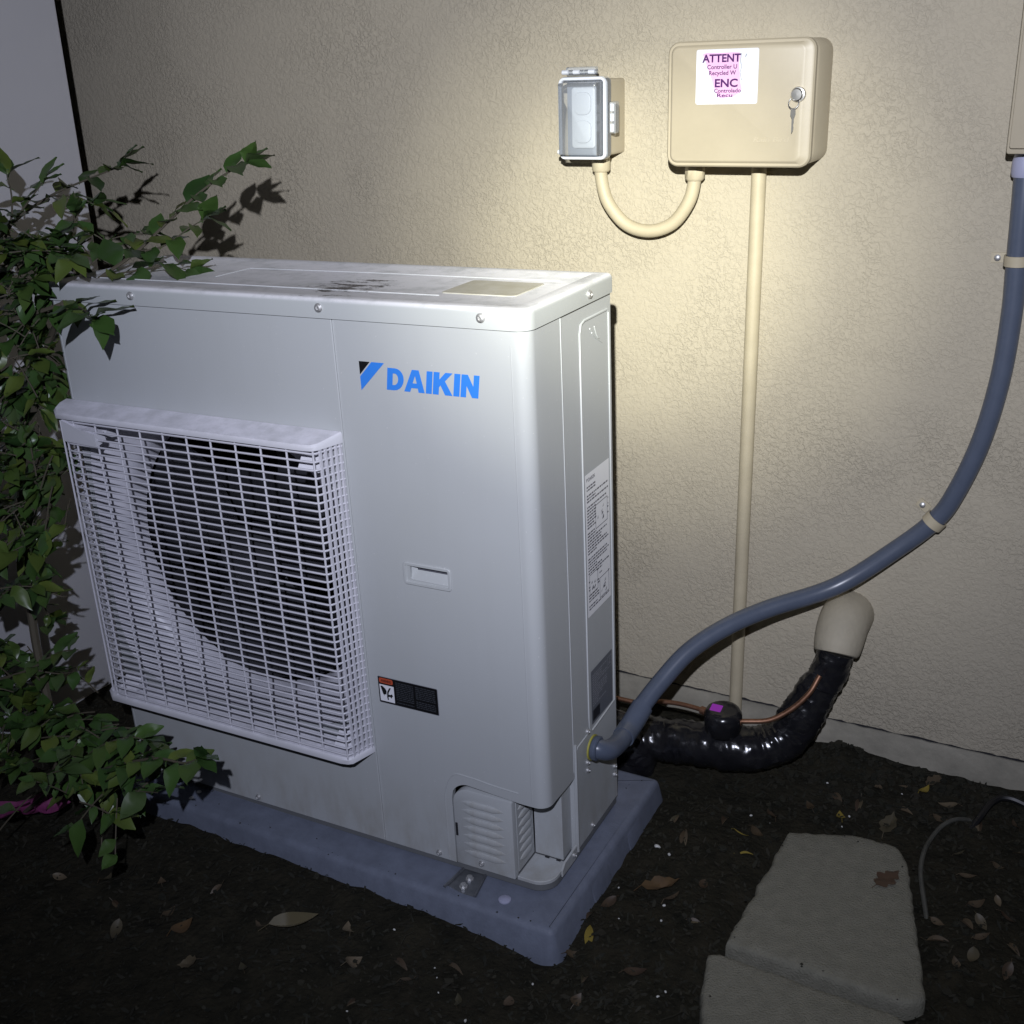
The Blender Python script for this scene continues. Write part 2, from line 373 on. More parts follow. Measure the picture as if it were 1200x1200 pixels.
# ================================================================ equipment pad
pd = thing('equipment_pad', 'blue grey composite slab that the outdoor unit stands on', 'pad', (0,0,-.0145))
def pad():
    m = MB(); o = rrect(-.935, -.068, .036, .408, .008, 3)
    def row(d, z): return [(u, v, z) for u, v in inset(o, d)]
    m.rings([row(-.022, -.085), row(-.012, -.045), row(-.004, -.010), row(-.001, -.004), row(.004, -.0006), row(.010, 0)])
    return m.build('slab', 'pad', pd)
pad()
m = MB()
for y0, y1 in ((.075, .150), (.235, .300)):                                   # moulded ribs on the flank
    m.prism(rrect(y0, -.066, y1, -.012, .006, 2), lambda u, v, w: (.0375+w-(v+.012)*.28, u, v), -.006, .003, .0028, 2); m.build('moulded_rib', 'pad', pd); m = MB()

m = MB(); m.lathe([(.011, 0), (.011, .002), (.007, .004), (0, .0045)], (-.071, -.034, 0), (0,0,1)); m.build('plug', 'lilac', pd)

# ================================================================ the outdoor unit
UR = (.0054, -.0117, .0099)
un = thing('outdoor_unit', 'pale grey heat pump outdoor unit with a barred fan grille standing on a slab', 'air conditioner', (0,0,0), None, UR)
W = -.94
def mouth(a, n=5.0, A=.284, B=.277):
    """square-shouldered opening in the fan panel"""
    c, s = math.cos(a), math.sin(a); r = ((abs(c)/A)**n+(abs(s)/B)**n)**(-1/n); return (-.640+r*c, .4905+r*s)
def plate_with_hole():
    m = MB(); x0, x1, z0, z1, cx, cz, r = W+.012, -.3355, .004, .966, -.640, .490, .283
    ang = sorted(set([2*math.pi*k/96 for k in range(96)]+[math.atan2(b-cz, a-cx) % (2*math.pi) for a in (x0, x1) for b in (z0, z1)]))
    inn = [mouth(a) for a in ang]; out = []
    for a in ang:
        c, s = math.cos(a), math.sin(a); t = []
        if c > 1e-9: t.append((x1-cx)/c)
        if c < -1e-9: t.append((x0-cx)/c)
        if s > 1e-9: t.append((z1-cz)/s)
        if s < -1e-9: t.append((z0-cz)/s)
        k = min(t); out.append((cx+c*k, cz+s*k))
    loops = [[(u, .012, v) for u, v in out], [(u, .0012, v) for u, v in out], [(u, 0, v) for u, v in inset(out, .0012)], [(u, 0, v) for u, v in inn], [(u, .012, v) for u, v in inn]]
    m.rings(loops+[loops[0]], False, False)
    return m.build('fan_panel', 'paint', un)
plate_with_hole()
# folded left corner strip, left side and back
m = MB(); arc = [(W+.010-.010*math.sin(R(a)), .010-.010*math.cos(R(a))) for a in range(0, 91, 15)]
prof = [(W+.0108, .012), (W+.0108, .0005)]+arc+[(W, .30), (W+.010, .30)]
m.rings([[(u, v, .004) for u, v in prof], [(u, v, .966) for u, v in prof]]); m.build('side_panel', 'paint', un)
m = MB(); m.box(W+.011, .292, .004, -.002, .2995, .966); m.build('rear_panel', 'inner', un, smooth=False)
# fan chamber
m = MB(); a = (W+.0115, .0125, .006); b = (-.345, .2915, .964)
m.add([(a[0],a[1],a[2]),(b[0],a[1],a[2]),(b[0],b[1],a[2]),(a[0],b[1],a[2]),(a[0],a[1],b[2]),(b[0],a[1],b[2]),(b[0],b[1],b[2]),(a[0],b[1],b[2])],
      [(0,1,2,3),(4,7,6,5),(1,5,6,2),(2,6,7,3),(3,7,4,0)]); m.build('fan_chamber', 'dark', un, smooth=False)
m = MB(); AN = [2*math.pi*k/96 for k in range(96)]                             # bell mouth: square shoulders run back into a round throat
def bell(t, y, R_):
    q = []
    for a in AN:
        u, v = mouth(a, A=.2835, B=.2765); q.append((u*(1-t)+(-.640+R_*math.cos(a))*t, y, v*(1-t)+(.4905+R_*math.sin(a))*t))
    return q
m.rings([bell(0, .0025, .27), bell(.12, .012, .27), bell(.5, .030, .27), bell(.88, .046, .27), bell(1, .058, .2685), bell(1, .100, .266), bell(1, .102, .272)], False, False); m.build('bell_mouth', 'grille', un)
fan = MB().lathe([(.0, -.012), (.040, -.008), (.062, .0), (.066, .012), (.066, .07), (0, .07)], (-.640, .075, .488), (0, 1, 0), 28).build('fan', 'fan', un)
for k in range(3):
    m = MB(); g = []
    for i in range(9):
        r = .060+.205*i/8; row = []
        for j in range(7):
            q = R(120*k+20)+(j/6-.5)*R(84-20*abs(i/8-.5))+R(22)*i/8
            row.append((-.640+r*math.cos(q), .112+(j/6-.5)*.055*(1-.25*i/8), .488+r*math.sin(q)))
        g.append(row)
    o = len(m.v); m.add([p for row in g for p in row], [(i*7+j, i*7+j+1, (i+1)*7+j+1, (i+1)*7+j) for i in range(8) for j in range(6)])
    m.build('fan_blade', 'fan', fan)
m = MB()                                                                     # finned coil seen behind the fan
for k in range(58): m.box(W+.02+k*.010, .27, .02, W+.022+k*.010, .285, .94)
c = m.build('coil_fin', 'fan', un, smooth=False); c['kind'] = 'stuff'

# service panel: wraps the rounded right corner, cut away at the foot
def service_panel():
    m = MB(); path = [(-.3335+.0008, .0)]+[(-.3335+.006*i, 0) for i in range(1, 52)]
    xr = .022; path = [(x, y) for x, y in path if x < -xr-.001]+[(-xr+xr*math.sin(R(a)), xr-xr*math.cos(R(a))) for a in range(0, 91, 9)]+[(0, .022+.0174*i) for i in range(1, 6)]+[(0, .1095)]
    def zb(x, y):
        if x < -.184: return .005
        if x < -.150:
            t = (x+.184)/.034; return .005 if t <= 0 else .175-.034+.034*math.sqrt(max(0, 1-(1-t)**2))
        z = .175-.008*min(1, (x+.150)/.10)
        return z-.004*min(1, y/.1)
    pts = []; ins = []
    # extra column so the cut-out's left side is upright
    path = [p for p in path if p[0] < -.1842]+[(-.1842, 0), (-.1838, 0)]+[(-.184+.0034*i, 0) for i in range(1, 11)]+[p for p in path if p[0] > -.148]
    for i, (x, y) in enumerate(path):
        a = Vector(path[max(i-1, 0)]); b = Vector(path[min(i+1, len(path)-1)]); t = (b-a).normalized(); nrm = Vector((-t.y, t.x))
        z = .005 if x <= -.1842 else max(.005, zb(x, y)) if x > -.1838 else .141
        pts.append((x, y, z)); ins.append((x+nrm.x*.010, y+nrm.y*.010, z))
    vs = []; n = len(pts)
    for (x, y, z), (a, b, _) in zip(pts, ins): vs += [(x, y, z), (x, y, .966), (a, b, .966), (a, b, z)]
    fs = []
    for i in range(n-1):
        for k in range(4): fs.append((4*i+k, 4*i+(k+1) % 4, 4*i+4+(k+1) % 4, 4*i+4+k))
    fs += [(0,1,2,3), (4*n-4, 4*n-1, 4*n-2, 4*n-3)]
    m.add(vs, fs)
    return m.build('service_panel', 'paint', un)
sp = service_panel()
# right side panel behind it, with pressed border
def right_panel():
    m = MB()
    m.prism([(.111, .0045), (.292, .0045), (.299, .012), (.299, .966), (.111, .966)], SIDE(-.012), 0, .0105, .001, 1)
    m.tube([(-.0005, .1135, .006), (-.0005, .1135, .205), (-.0008, .1135, .225)], .0036, 8)
    for path in ([(.176, .245), (.176, .925), (.181, .938), (.193, .942), (.283, .942), (.289, .936), (.289, .22), (.188, .212), (.178, .222), (.176, .245)],):
        m.tube([(-.0014, u, v) for u, v in path], .0022, 6, False)
    m.tube([(-.0012, .114, .20), (-.0012, .124, .214), (-.0012, .17, .216)], .0014, 6)
    return m.build('side_panel', 'paint', un)
right_panel()
# foot of the cut corner: inner wall, tray, louvred cover
m = MB(); m.box(-.064, .074, .012, -.010, .082, .172); m.box(-.018, .0825, .012, -.0105, .1105, .172); m.build('inner_wall', 'paint', un, smooth=False)
m = MB(); o = rrect(W+.004, .004, -.002, .297, (.004, .036, .004, .004), 8)
m.rings([[(u, v, -.0135) for u, v in inset(o, .006)], [(u, v, -.008) for u, v in o], [(u, v, .0035) for u, v in o]]); m.build('base_pan', 'basin', un)
m = MB(); o = rrect(-.0655, .0045, -.0025, .0735, (.001, .034, .001, .001), 8); m.prism(o, TOP(.004), 0, .0065, .001, 1); m.build('corner_tray', 'paint', un)
m = MB(); m.prism([(.048, -.002), (.110, -.004), (.110, .022), (.060, .020), (.048, .010)], SIDE(-.003), 0, .0035, .001, 1); m.build('tray_flange', 'paint', un)
lc = MB().prism(rrect(-.1815, .006, -.0665, .165, (.002, .002, .004, .030), 7), FRONT(.012), 0, .0128, .0012, 2).build('louver_cover', 'paint', un)
m = MB(); m.prism(rrect(.0125, .012, .0735, .160, .002, 2), SIDE(-.072), 0, .006, .001, 1); m.build('louver_return', 'paint', lc)
def slat(mapf, u0, u1):
    m = MB(); n = 9; rr = []
    for i in range(n):
        t = i/(n-1); k = min(1, 4.5*min(t, 1-t)+.05); u = u0+(u1-u0)*t
        rr.append([mapf(u, .0058*k, -.0002), mapf(u, .0048*k, .0030*k), mapf(u, .001*k, .0044*k), mapf(u, -.0040*k, .0036*k), mapf(u, -.0056*k, .0010*k), mapf(u, -.0058*k, -.0002)])
    return m.rings(rr)
s0 = slat(FRONT(-.0006), -.166, -.082).build('louver_slat', 'paint', lc); s1 = slat(SIDE(-.066), .018, .068).build('louver_slat', 'paint', lc)
for k in range(7):
    z = .036+.0172*k
    (s0 if k == 0 else shared(s0, 'louver_slat')).location = (0, 0, z); (s1 if k == 0 else shared(s1, 'louver_slat')).location = (0, 0, z-.001)
m = MB(); m.box(-.1795, -.0024, .066, -.1755, -.0006, .092); m.build('latch_slot', 'dark', lc, smooth=False)
# mounting feet
def foot(x):
    f = MB(); f.add([(x-.020,.012,.004),(x+.020,.012,.004),(x+.030,-.050,.001),(x-.030,-.050,.001),(x-.020,.012,.001),(x+.020,.012,.001),(x+.030,-.050,-.001),(x-.030,-.050,-.001)],
                    [(0,1,2,3),(4,7,6,5),(0,4,5,1),(1,5,6,2),(2,6,7,3),(3,7,4,0)])
    for s in (-1, 1):
        f.tube([(x+s*.021, .012, .006), (x+s*.0305, -.050, .003)], .0028, 6)
    o = f.build('foot_bracket', 'galv', un); o.location = (0,0,-.0135)
    for y in (-.036, -.014):
        MB().lathe([(.0075, .002), (.0075, .0045), (.0052, .0046), (.0052, .009), (0, .0095)], (x, y, 0), (0,0,1), 8).build('bolt', 'steel', o)
foot(-.151); foot(-.770)

# lid
ld = MB()
LO = (W-.003, -.004, .0032, .3035, (.012, .024, .009, .010)); o = rrect(*LO, 7)
ld.rings([[(u, v, .9675) for u, v in inset(o, .004)], [(u, v, .9672) for u, v in o]]+[[(u, v, .9895+.0085*math.sin(R(a))) for u, v in inset(o, .0085*(1-math.cos(R(a))))] for a in range(0, 91, 18)]
         +[[(u, v, .998) for u, v in rin(*LO, .026, 7)], [(u, v, .9965) for u, v in rin(*LO, .030, 7)]])
ld.tube([(-.925, .060, .9968), (-.62, .064, .9968), (-.18, .066, .9968)], .0013, 6)
ld.tube([(-.66, .118, .9968), (-.655, .205, .9968), (-.40, .214, .9968), (-.05, .214, .9968)], .0012, 6)
lid = ld.build('lid', 'lid', un)
m = MB(); m.prism(rrect(-.190, .085, -.062, .190, .008, 4), TOP(.9962), 0, .0016, .0008, 1); m.build('lid_plate', 'plate', lid)
def screw(x, y, z, ax, parent, r=.0058, dark=True):
    o = MB().lathe([(r*1.25, 0), (r*1.25, .0012), (r, .0013), (r, .0038), (r*.7, .0048), (r*.45, .0048), (r*.3, .0030), (0, .0030)], (x, y, z), ax, 14).build('screw', 'steel', parent)
for x in (-.353, -.071, -.74): screw(x, -.004, .9835, (0,-1,0), un)
screw(.003, .205, .981, (1,0,0), un)
for x in (-.628, -.219): screw(x, 0, .015, (0,-1,0), un, .0045)
screw(-.132, -.0008, .0195, (0,-1,0), un, .0045)
for y, z in ((.168, .222), (.165, .160), (.165, .144), (.180, .017), (.285, .060), (.285, .078)): screw(-.0015, y, z, (1,0,0), un, .0042)
for y, z in ((.094, .012),): screw(.0005, y, z, (1,0,0), un, .0042)
for x, y in ((-.040, .069), (-.018, .069)): MB().box(x-.004, y, .0108, x+.004, y+.003, .0125).build('drain_slot', 'dark', un, smooth=False)
# pull handle
HO = (-.2425, .5395, -.1535, .5785, .006); fr = FRONT(0)
cut = MB().prism(rrect(-.2365, .5455, -.1595, .5725, .003, 2), FRONT(.016), -.004, .022).build('cut', 'paint')
bo = sp.modifiers.new('cut', 'BOOLEAN'); bo.operation = 'DIFFERENCE'; bo.object = cut; bo.solver = 'EXACT'
dg = bpy.context.evaluated_depsgraph_get(); me = bpy.data.meshes.new_from_object(sp.evaluated_get(dg)); sp.modifiers.clear(); sp.data = me
me.set_sharp_from_angle(angle=R(38)); bpy.data.objects.remove(cut)
m = MB(); m.tube([(-.3322, -.0002, .006), (-.3322, -.0002, .965)], .0011, 6); m.build('rolled_seam', 'paint', un)
m = MB(); m.tube([(-.0275, .0002, .176), (-.0275, .0002, .945)], .0009, 6); m.build('rolled_seam', 'paint', un)
m = MB(); m.tube([(.0002, .106, .176), (.0002, .106, .964)], .0010, 6); m.build('rolled_seam', 'paint', un)
m = MB(); m.tube(catmull([(-.052, -.0002, .168+.019), (-.10, -.0002, .170+.019), (-.145, -.0002, .174+.019), (-.178, -.0002, .170+.019), (-.196, -.0002, .150), (-.198, -.0002, .10), (-.198, -.0002, .008)], 6), .0010, 6); m.build('rolled_seam', 'paint', un)
hd = MB(); hd.rings([[fr(u, v, -.001) for u, v in rin(*HO, -.0006, 4)], [fr(u, v, .0012) for u, v in HO and rin(*HO, -.0004, 4)], [fr(u, v, .0024) for u, v in rin(*HO, .0010, 4)], [fr(u, v, .0024) for u, v in rin(*HO, .0048, 4)], [fr(u, v, .0008) for u, v in rin(*HO, .0058, 4)], [fr(u, v, -.012) for u, v in rin(*HO, .0060, 4)]], False, False)
hh = hd.build('handle', 'paint', un)
m = MB()                                                                     # scooped grip: the floor slopes back and up to a sheet coloured as shade
A, B, C_, D_ = -.2363, -.1597, .5457, .5723
m.add([fr(A,C_,.0002), fr(B,C_,.0002), fr(-.1665,.5625,-.0105), fr(-.2220,.5625,-.0105), fr(A,D_,-.0005), fr(B,D_,-.0005), fr(-.2220,D_,-.0115), fr(-.1665,D_,-.0115)], [(0,1,2,3), (0,3,6,4), (1,5,7,2)])
m.build('grip', 'paint', hh, smooth=False)
m = MB(); m.add([fr(-.2215,.5627,-.0108), fr(-.1670,.5627,-.0108), fr(-.1670,.5722,-.0112), fr(-.2215,.5722,-.0112)], [(0,1,2,3)]); m.build('grip_shade', 'print_grey', hh, smooth=False)  # grey sheet painted as the shade deep in the grip

# ---- fan grille
GX0, GX1, GY = W+.004, -.3385, -.052
def rail(name, za, zf, zl, mt, out, par):
    """cap that follows the cage outline; za height at the panel, zf at the front edge, zl underside"""
    m = MB(); rr = []
    P = [(GX0-.012, -.0005), (GX0-.012, -.020), (GX0-.002, -.040), (GX0+.022, GY-out)]+[(GX0+.08+.1*i, GY-out) for i in range(5)]+[(-.372, GY-out), (-.358, GY-out+.003), (-.351, GY+.004), (-.3365, -.0005)]
    zt = lambda y: za+(zf-za)*min(1, -y/(.052+out))
    rings = [[(u, v, zl) for u, v in P], [(u, v, zt(v)-.004) for u, v in P], [(u+(.002 if u < -.64 else -.002), min(v+.003, -.0004), zt(v)) for u, v in P]]
    m.rings(rings); return m.build(name, mt, par)
fg = rail('fan_grille', .206, .206, .194, 'hood', .004, un)
def gpath(off=0):
    """plan outline of the cage: panel, rounded left corner, front, tight right corner, panel"""
    p = [(GX0, -.001), (GX0+.003, -.012)]
    p += [(GX0+.006+.040*(1-math.cos(R(a))), -.012+(GY+.012)*math.sin(R(a))) for a in (18, 36, 54, 72, 90)]
    p += [(GX0+.10+.0925*i, GY) for i in range(5)]
    p += [(-.362, GY), (-.3565, GY+.003), (-.3535, GY+.009), (-.3485, GY+.026), (-.344, GY+.042), (GX1, -.001)]
    return p
gp = gpath()
bar = MB().tube([(u, v, 0) for u, v in gp], .0018, 6).build('grille_bar', 'grille', fg)
NB = 41; Z0, Z1 = .207, .772
for k in range(NB):
    (bar if k == 0 else shared(bar, 'grille_bar')).location = (0, 0, Z0+(Z1-Z0)*(k+.35)/NB)
rib = MB().tube([(0, 0, Z0-.006), (0, 0, Z1+.004)], .0018, 6).build('grille_rib', 'grille', fg)
for k in range(11): (rib if k == 0 else shared(rib, 'grille_rib')).location = (-.3585-.0522*k, GY+.001, 0)
srib = MB().box(-.0018, -.0022, Z0-.006, .0018, .0022, Z1+.004).build('side_rib', 'grille', fg, smooth=False)
for k, (x, y) in enumerate(((-.3525, -.0405), (-.3497, -.0305), (-.3468, -.0205), (-.3440, -.0108), (-.3405, -.0035), (-.905, -.0495), (-.9262, -.040), (-.9330, -.024), (-.936, -.008))):
    (srib if k == 0 else shared(srib if x > -.5 else rib, 'side_rib')).location = (x, y, 0)
rail('grille_hood', .7865, .7775, .7685, 'hood', .006, fg)
for x0, x1, z0, z1, d in ((-.402, -.360, .722, .764, .040), (-.398, -.362, .206, .238, .036), (-.905, -.835, .726, .760, .030), (-.912, -.872, .206, .232, .036)):
    m = MB(); m.add([(x0,-.002,z0),(x1,-.002,z0),(x1,-d,z0+.006),(x0,-d,z0+.006),(x0,-.002,z1),(x1,-.002,z1),(x1,-d*.35,z1),(x0,-d*.35,z1)], [(0,1,2,3),(4,7,6,5),(0,4,5,1),(1,5,6,2),(2,6,7,3),(3,7,4,0)])
    m.build('corner_lug', 'hood', fg, smooth=False)
# broken bit of white plastic lodged in the top corner of the cage
m = MB(); m.add([(-.906,-.057,.727),(-.826,-.0575,.724),(-.827,-.0575,.747),(-.862,-.0575,.752),(-.905,-.057,.766),(-.906,-.030,.733),(-.826,-.034,.730),(-.827,-.036,.748),(-.862,-.033,.752),(-.905,-.028,.766)],
                [(0,1,2,3,4),(9,8,7,6,5),(0,5,6,1),(1,6,7,2),(2,7,8,3),(3,8,9,4),(4,9,5,0)]); m.build('corner_lug', 'hood', fg, smooth=False)

# ---- badge and stickers on the unit
F0 = FRONT(-.0007)
bd = MB().poly([[(-.2905, .9045), (-.2705, .9045), (-.2905, .8835)]], F0).build('maker_badge', 'black', un, smooth=False)
MB().poly([[(-.2675, .9045), (-.2445, .9045), (-.2905, .8585), (-.2905, .8805)]], F0).build('badge_stripe', 'blue', bd, smooth=False)
def letters():
    def arc(cx, cy, rx, ry, a0, a1, n=10): return [(cx+rx*math.cos(R(a0+(a1-a0)*i/n)), cy+ry*math.sin(R(a0+(a1-a0)*i/n))) for i in range(n+1)]
    D = [[(0,0)]+[(.45,0)]+arc(.45,.5,.56,.5,-90,90)+[(0,1)], [(.34,.76),(.44,.76)]+arc(.44,.5,.23,.26,90,-90)+[(.34,.24)]]
    A = [[(0,0),(.36,0),(.42,.18),(.80,.18),(.86,0),(1.23,0),(.82,1),(.41,1)], [(.49,.40),(.73,.40),(.61,.73)]]
    I = [[(0,0),(.35,0),(.35,1),(0,1)]]
    K = [[(0,0),(.35,0),(.35,.33),(.43,.42),(.72,0),(1.16,0),(.68,.62),(1.10,1),(.68,1),(.35,.68),(.35,1),(0,1)]]
    N = [[(0,0),(.32,0),(.32,.50),(.66,0),(1.02,0),(1.02,1),(.70,1),(.70,.50),(.36,1),(0,1)]]
    x = 0; res = []
    for g, wd in ((D,1.0),(A,1.23),(I,.35),(K,1.14),(I,.35),(N,1.02)):
        res.append((g, x)); x += wd+.06
    return res, x-.06
gl, tw = letters()
k = .1635/(tw+.15); m = MB()
for g, x in gl:
    m.poly([[(-.2435+(x+u+.15*v)*k, .8635+v*.0345) for u, v in l] for l in g], F0)
m.build('badge_lettering', 'blue', bd, smooth=False)

ws = MB().poly([rrect(-.3155, .3010, -.1955, .3530, .002, 2)], FRONT(-.0004)).build('warning_sticker', 'print_pale', un, smooth=False)
MB().poly([rrect(-.3150, .3020, -.1965, .3522, .0015, 2)], FRONT(-.0008)).build('sticker_face', 'black', ws, smooth=False)
F1 = FRONT(-.0012)
MB().poly([rrect(-.3125, .3405, -.2845, .3505, .003, 2)], F1).build('sticker_header', 'red', ws, smooth=False)
text('WARNING', F1, -.3085, .3430, .0050, 'black', 'sticker_header_text', ws, .0205, .02, 0, .0004)
MB().poly([[(-.3125, .3055), (-.2835, .3055), (-.2835, .3375), (-.3125, .3375)]], F1).build('sticker_pictogram', 'white', ws, smooth=False)
m = MB()
for lp in ([(-.3105,.3345),(-.3065,.3352),(-.3010,.3310),(-.2985,.3265),(-.2995,.3195),(-.3035,.3190),(-.3035,.3160),(-.3065,.3205),(-.3080,.3260)],
           [(-.2975,.3250),(-.2925,.3335),(-.2890,.3340),(-.2945,.3240),(-.2950,.3200),(-.2905,.3205),(-.2880,.3225),(-.2862,.3185),(-.2885,.3165),(-.2895,.3135),(-.2925,.3165),(-.2960,.3150),(-.2952,.3105),(-.2975,.3085),(-.2985,.3150)]):
    m.poly([lp], F1, .0004)
m.build('hand_pictogram', 'black', ws, smooth=False)
m = MB(); r2 = random.Random(3)
for c0, c1 in ((-.2790, -.2440), (-.2395, -.2010)):
    z = .3460
    while z > .3070:
        x = c0
        while x < c1:
            wd = r2.uniform(.002, .008); m.poly([[(x, z), (min(x+wd, c1), z), (min(x+wd, c1), z+.0016), (x, z+.0016)]], F1); x += wd+.0012
        z -= .0036 if r2.random() < .85 else .0062
m.build('fine_print', 'print_dim', ws, smooth=False)

def greek(name, u0, u1, v0, v1, mt, parent, seed, w, lh, boxes=()):
    """rows of unreadable fine print"""
    r2 = random.Random(seed); m = MB(); v = v1
    while v > v0:
        x = u0; end = u1-(u1-u0)*r2.choice((0, 0, .1, .35, .6))
        while x < end:
            wd = r2.uniform(.003, .011)
            if not any(a < x+wd/2 < c and b < v < d for a, b, c, d in boxes):
                m.poly([[(x, v), (min(x+wd, end), v), (min(x+wd, end), v+lh*.5), (x, v+lh*.5)]], SIDE(0), w)
            x += wd+.002
        v -= lh if r2.random() < .86 else lh*1.9
    for a, b, c, d in boxes:
        for p, q, r_, s in ((a, b, c, b+.0012), (a, d-.0012, c, d), (a, b+.0013, a+.0012, d-.0013), (c-.0012, b+.0013, c, d-.0013)): m.poly([[(p, q), (r_, q), (r_, s), (p, s)]], SIDE(0), w)
        for _ in range(7):
            x = r2.uniform(a+.004, c-.012); z = r2.uniform(b+.004, d-.010); m.poly([[(x, z), (x+r2.uniform(.003, .009), z+.001), (x+r2.uniform(.003, .009), z+r2.uniform(.004, .009))]], SIDE(0), w)
    return m.build(name, mt, parent, smooth=False)
ls = MB().poly([rrect(.1815, .4360, .2800, .6920, .002, 2)], SIDE(-.0004)).build('wiring_label', 'label', un, smooth=False)
greek('fine_print', .187, .274, .442, .668, 'print_grey', ls, 5, .0000, .0052, ((.220, .585, .270, .628), (.190, .475, .225, .512), (.232, .452, .272, .490)))
MB().poly([[(.187, .6785), (.1925, .6845), (.187, .6845)]], SIDE(0)).build('label_mark', 'print_grey', ls, smooth=False)
text('DAIKIN', SIDE(0), .194, .6785, .0062, 'print_grey', 'label_heading', ls, .026, .02)
rl = MB().poly([rrect(.1875, .2240, .2800, .3300, .002, 2)], SIDE(-.0004)).build('rating_plate', 'silver_label', un, smooth=False)
greek('fine_print', .192, .256, .258, .318, 'print_pale', rl, 8, .0000, .0046, ((.258, .300, .277, .322),))
MB().poly([[(.192, .229), (.222, .229), (.222, .250), (.192, .250)]], SIDE(0)).build('plate_block', 'black', rl, smooth=False)
# scratch marks where something scraped the side
m = MB()
for a, b in (((.215, .925), (.262, .893)), ((.222, .917), (.252, .902)), ((.232, .925), (.246, .905))): m.tube([(-.0012, *a), (-.0010, (a[0]+b[0])/2, (a[1]+b[1])/2-.004), (-.0012, *b)], .0011, 5)
m.build('scrape_mark', 'lid', un)

# ================================================================ things on the wall
WY = .7
cb = thing('controller_box', 'beige irrigation controller box with a torn sticker and lock on the wall', 'control box', (0, WY, 0))
FW = lambda d: (lambda u, v, w: (u, -d-w, v))                     # on the wall, d out from it
BX0, BX1, BZ0, BZ1 = -.037, .2180, 1.1365, 1.3385
m = MB(); o = rrect(BX0+.002, BZ0+.001, BX1+.001, BZ1, .022, 6)
m.rings([[FW(0)(u, v, 0) for u, v in o], [FW(.086)(u, v, 0) for u, v in o], [FW(.090)(u, v, 0) for u, v in inset(o, .003)]]); m.build('case', 'beige', cb)
m = MB(); o = rrect(BX0, BZ0-.001, BX1-.001, BZ1+.001, .020, 6)
m.rings([[FW(.0915)(u, v, 0) for u, v in inset(o, .003)], [FW(.094)(u, v, 0) for u, v in o], [FW(.104)(u, v, 0) for u, v in o], [FW(.107)(u, v, 0) for u, v in inset(o, .0025)],
         [FW(.1072)(u, v, 0) for u, v in inset(o, .0065)], [FW(.1115)(u, v, 0) for u, v in [(x*1+(0 if x < .1 else -.006), y) for x, y in inset(o, .0095)]], [FW(.1125)(u, v, 0) for u, v in [(x+(0 if x < .1 else -.007), y) for x, y in inset(o, .012)]]])
door = m.build('door', 'beige', cb)
lock = MB().lathe([(.0125, 0), (.0125, .003), (.0115, .0045), (.0100, .0046), (.0100, .012), (.0085, .0135), (0, .0138)], (.1935, -.112, 1.2520), (0,-1,0), 24).build('lock', 'chrome', cb)
text('Rain Bird', FW(.1126), .1205, 1.1770, .0085, 'beige', 'embossed_lettering', door, .062, .012, .25, .0006)
st = MB().prism(rrect(.0165, 1.2385, .1245, 1.3255, .003, 2), FW(.1126), 0, .0004).build('sticker', 'sticker', cb, smooth=False)
tear = [(.0275,1.3185),(.0345,1.3205),(.052,1.3195),(.074,1.3200),(.084,1.3195),(.0855,1.3125),(.0835,1.305),(.0845,1.295),(.0855,1.284),(.0870,1.271),(.0895,1.262),(.0860,1.2560),(.0770,1.2505),(.068,1.2492),(.0600,1.2478),(.0535,1.2488),(.0490,1.258),(.0450,1.268),(.0420,1.279),(.0370,1.292),(.0325,1.305)]
tear = [(.0275+(u-.0275)*1.13, v) for u, v in tear]
MB().poly([tear], FW(.1132)).build('torn_print', 'pink', st, smooth=False)
T = FW(.1136)
text('ATTENT', T, .0270, 1.3055, .0120, 'purple', 'sticker_text', st, .0670, .032)
text('Controller U', T, .0360, 1.2945, .0068, 'purple', 'sticker_text', st, .0520, .018)
text('Recycled W', T, .0395, 1.2850, .0068, 'purple', 'sticker_text', st, .0470, .018)
text('ENC', T, .0500, 1.2660, .0125, 'purple', 'sticker_text', st, .0400, .032)
text('Controlado', T, .0490, 1.2570, .0064, 'purple', 'sticker_text', st, .0470, .018)
text('Recu', T, .0545, 1.2498, .0060, 'purple', 'sticker_text', st, .0270, .018)
MB().poly([[(.1020,1.3120),(.1042,1.3165),(.1034,1.3168),(.1013,1.3126)]], T).build('sticker_scuff', 'print_grey', st, smooth=False)
MB().tube([(.0945,-.1134,1.318),(.0935,-.1140,1.306),(.096,-.1136,1.298),(.0935,-.1138,1.288),(.0965,-.1136,1.276)], .0005, 4).build('sticker_crease', 'print_pale', st)

ky = thing('key', 'small silver key hanging on a ring from the controller box lock', 'key', (.1885, WY-.1165, 1.2390))
m = MB(); m.tube([(.0085*math.cos(R(a)), -.004+.003*math.sin(R(a)), .0090*math.sin(R(a))) for a in range(0, 361, 20)], .0010, 6, False); m.build('key_ring', 'chrome', ky)
m = MB(); m.prism([(-.0045,-.009),(.0045,-.009),(.0050,-.018),(.0020,-.024),(.0022,-.030),(.0010,-.034),(.0022,-.038),(.0010,-.044),(-.0014,-.047),(-.0018,-.024),(-.0050,-.018)], lambda u, v, w: (u*.6, -.004-w+u*.8, v), 0, .0018, .0003, 1); m.build('key_blade', 'steel', ky)

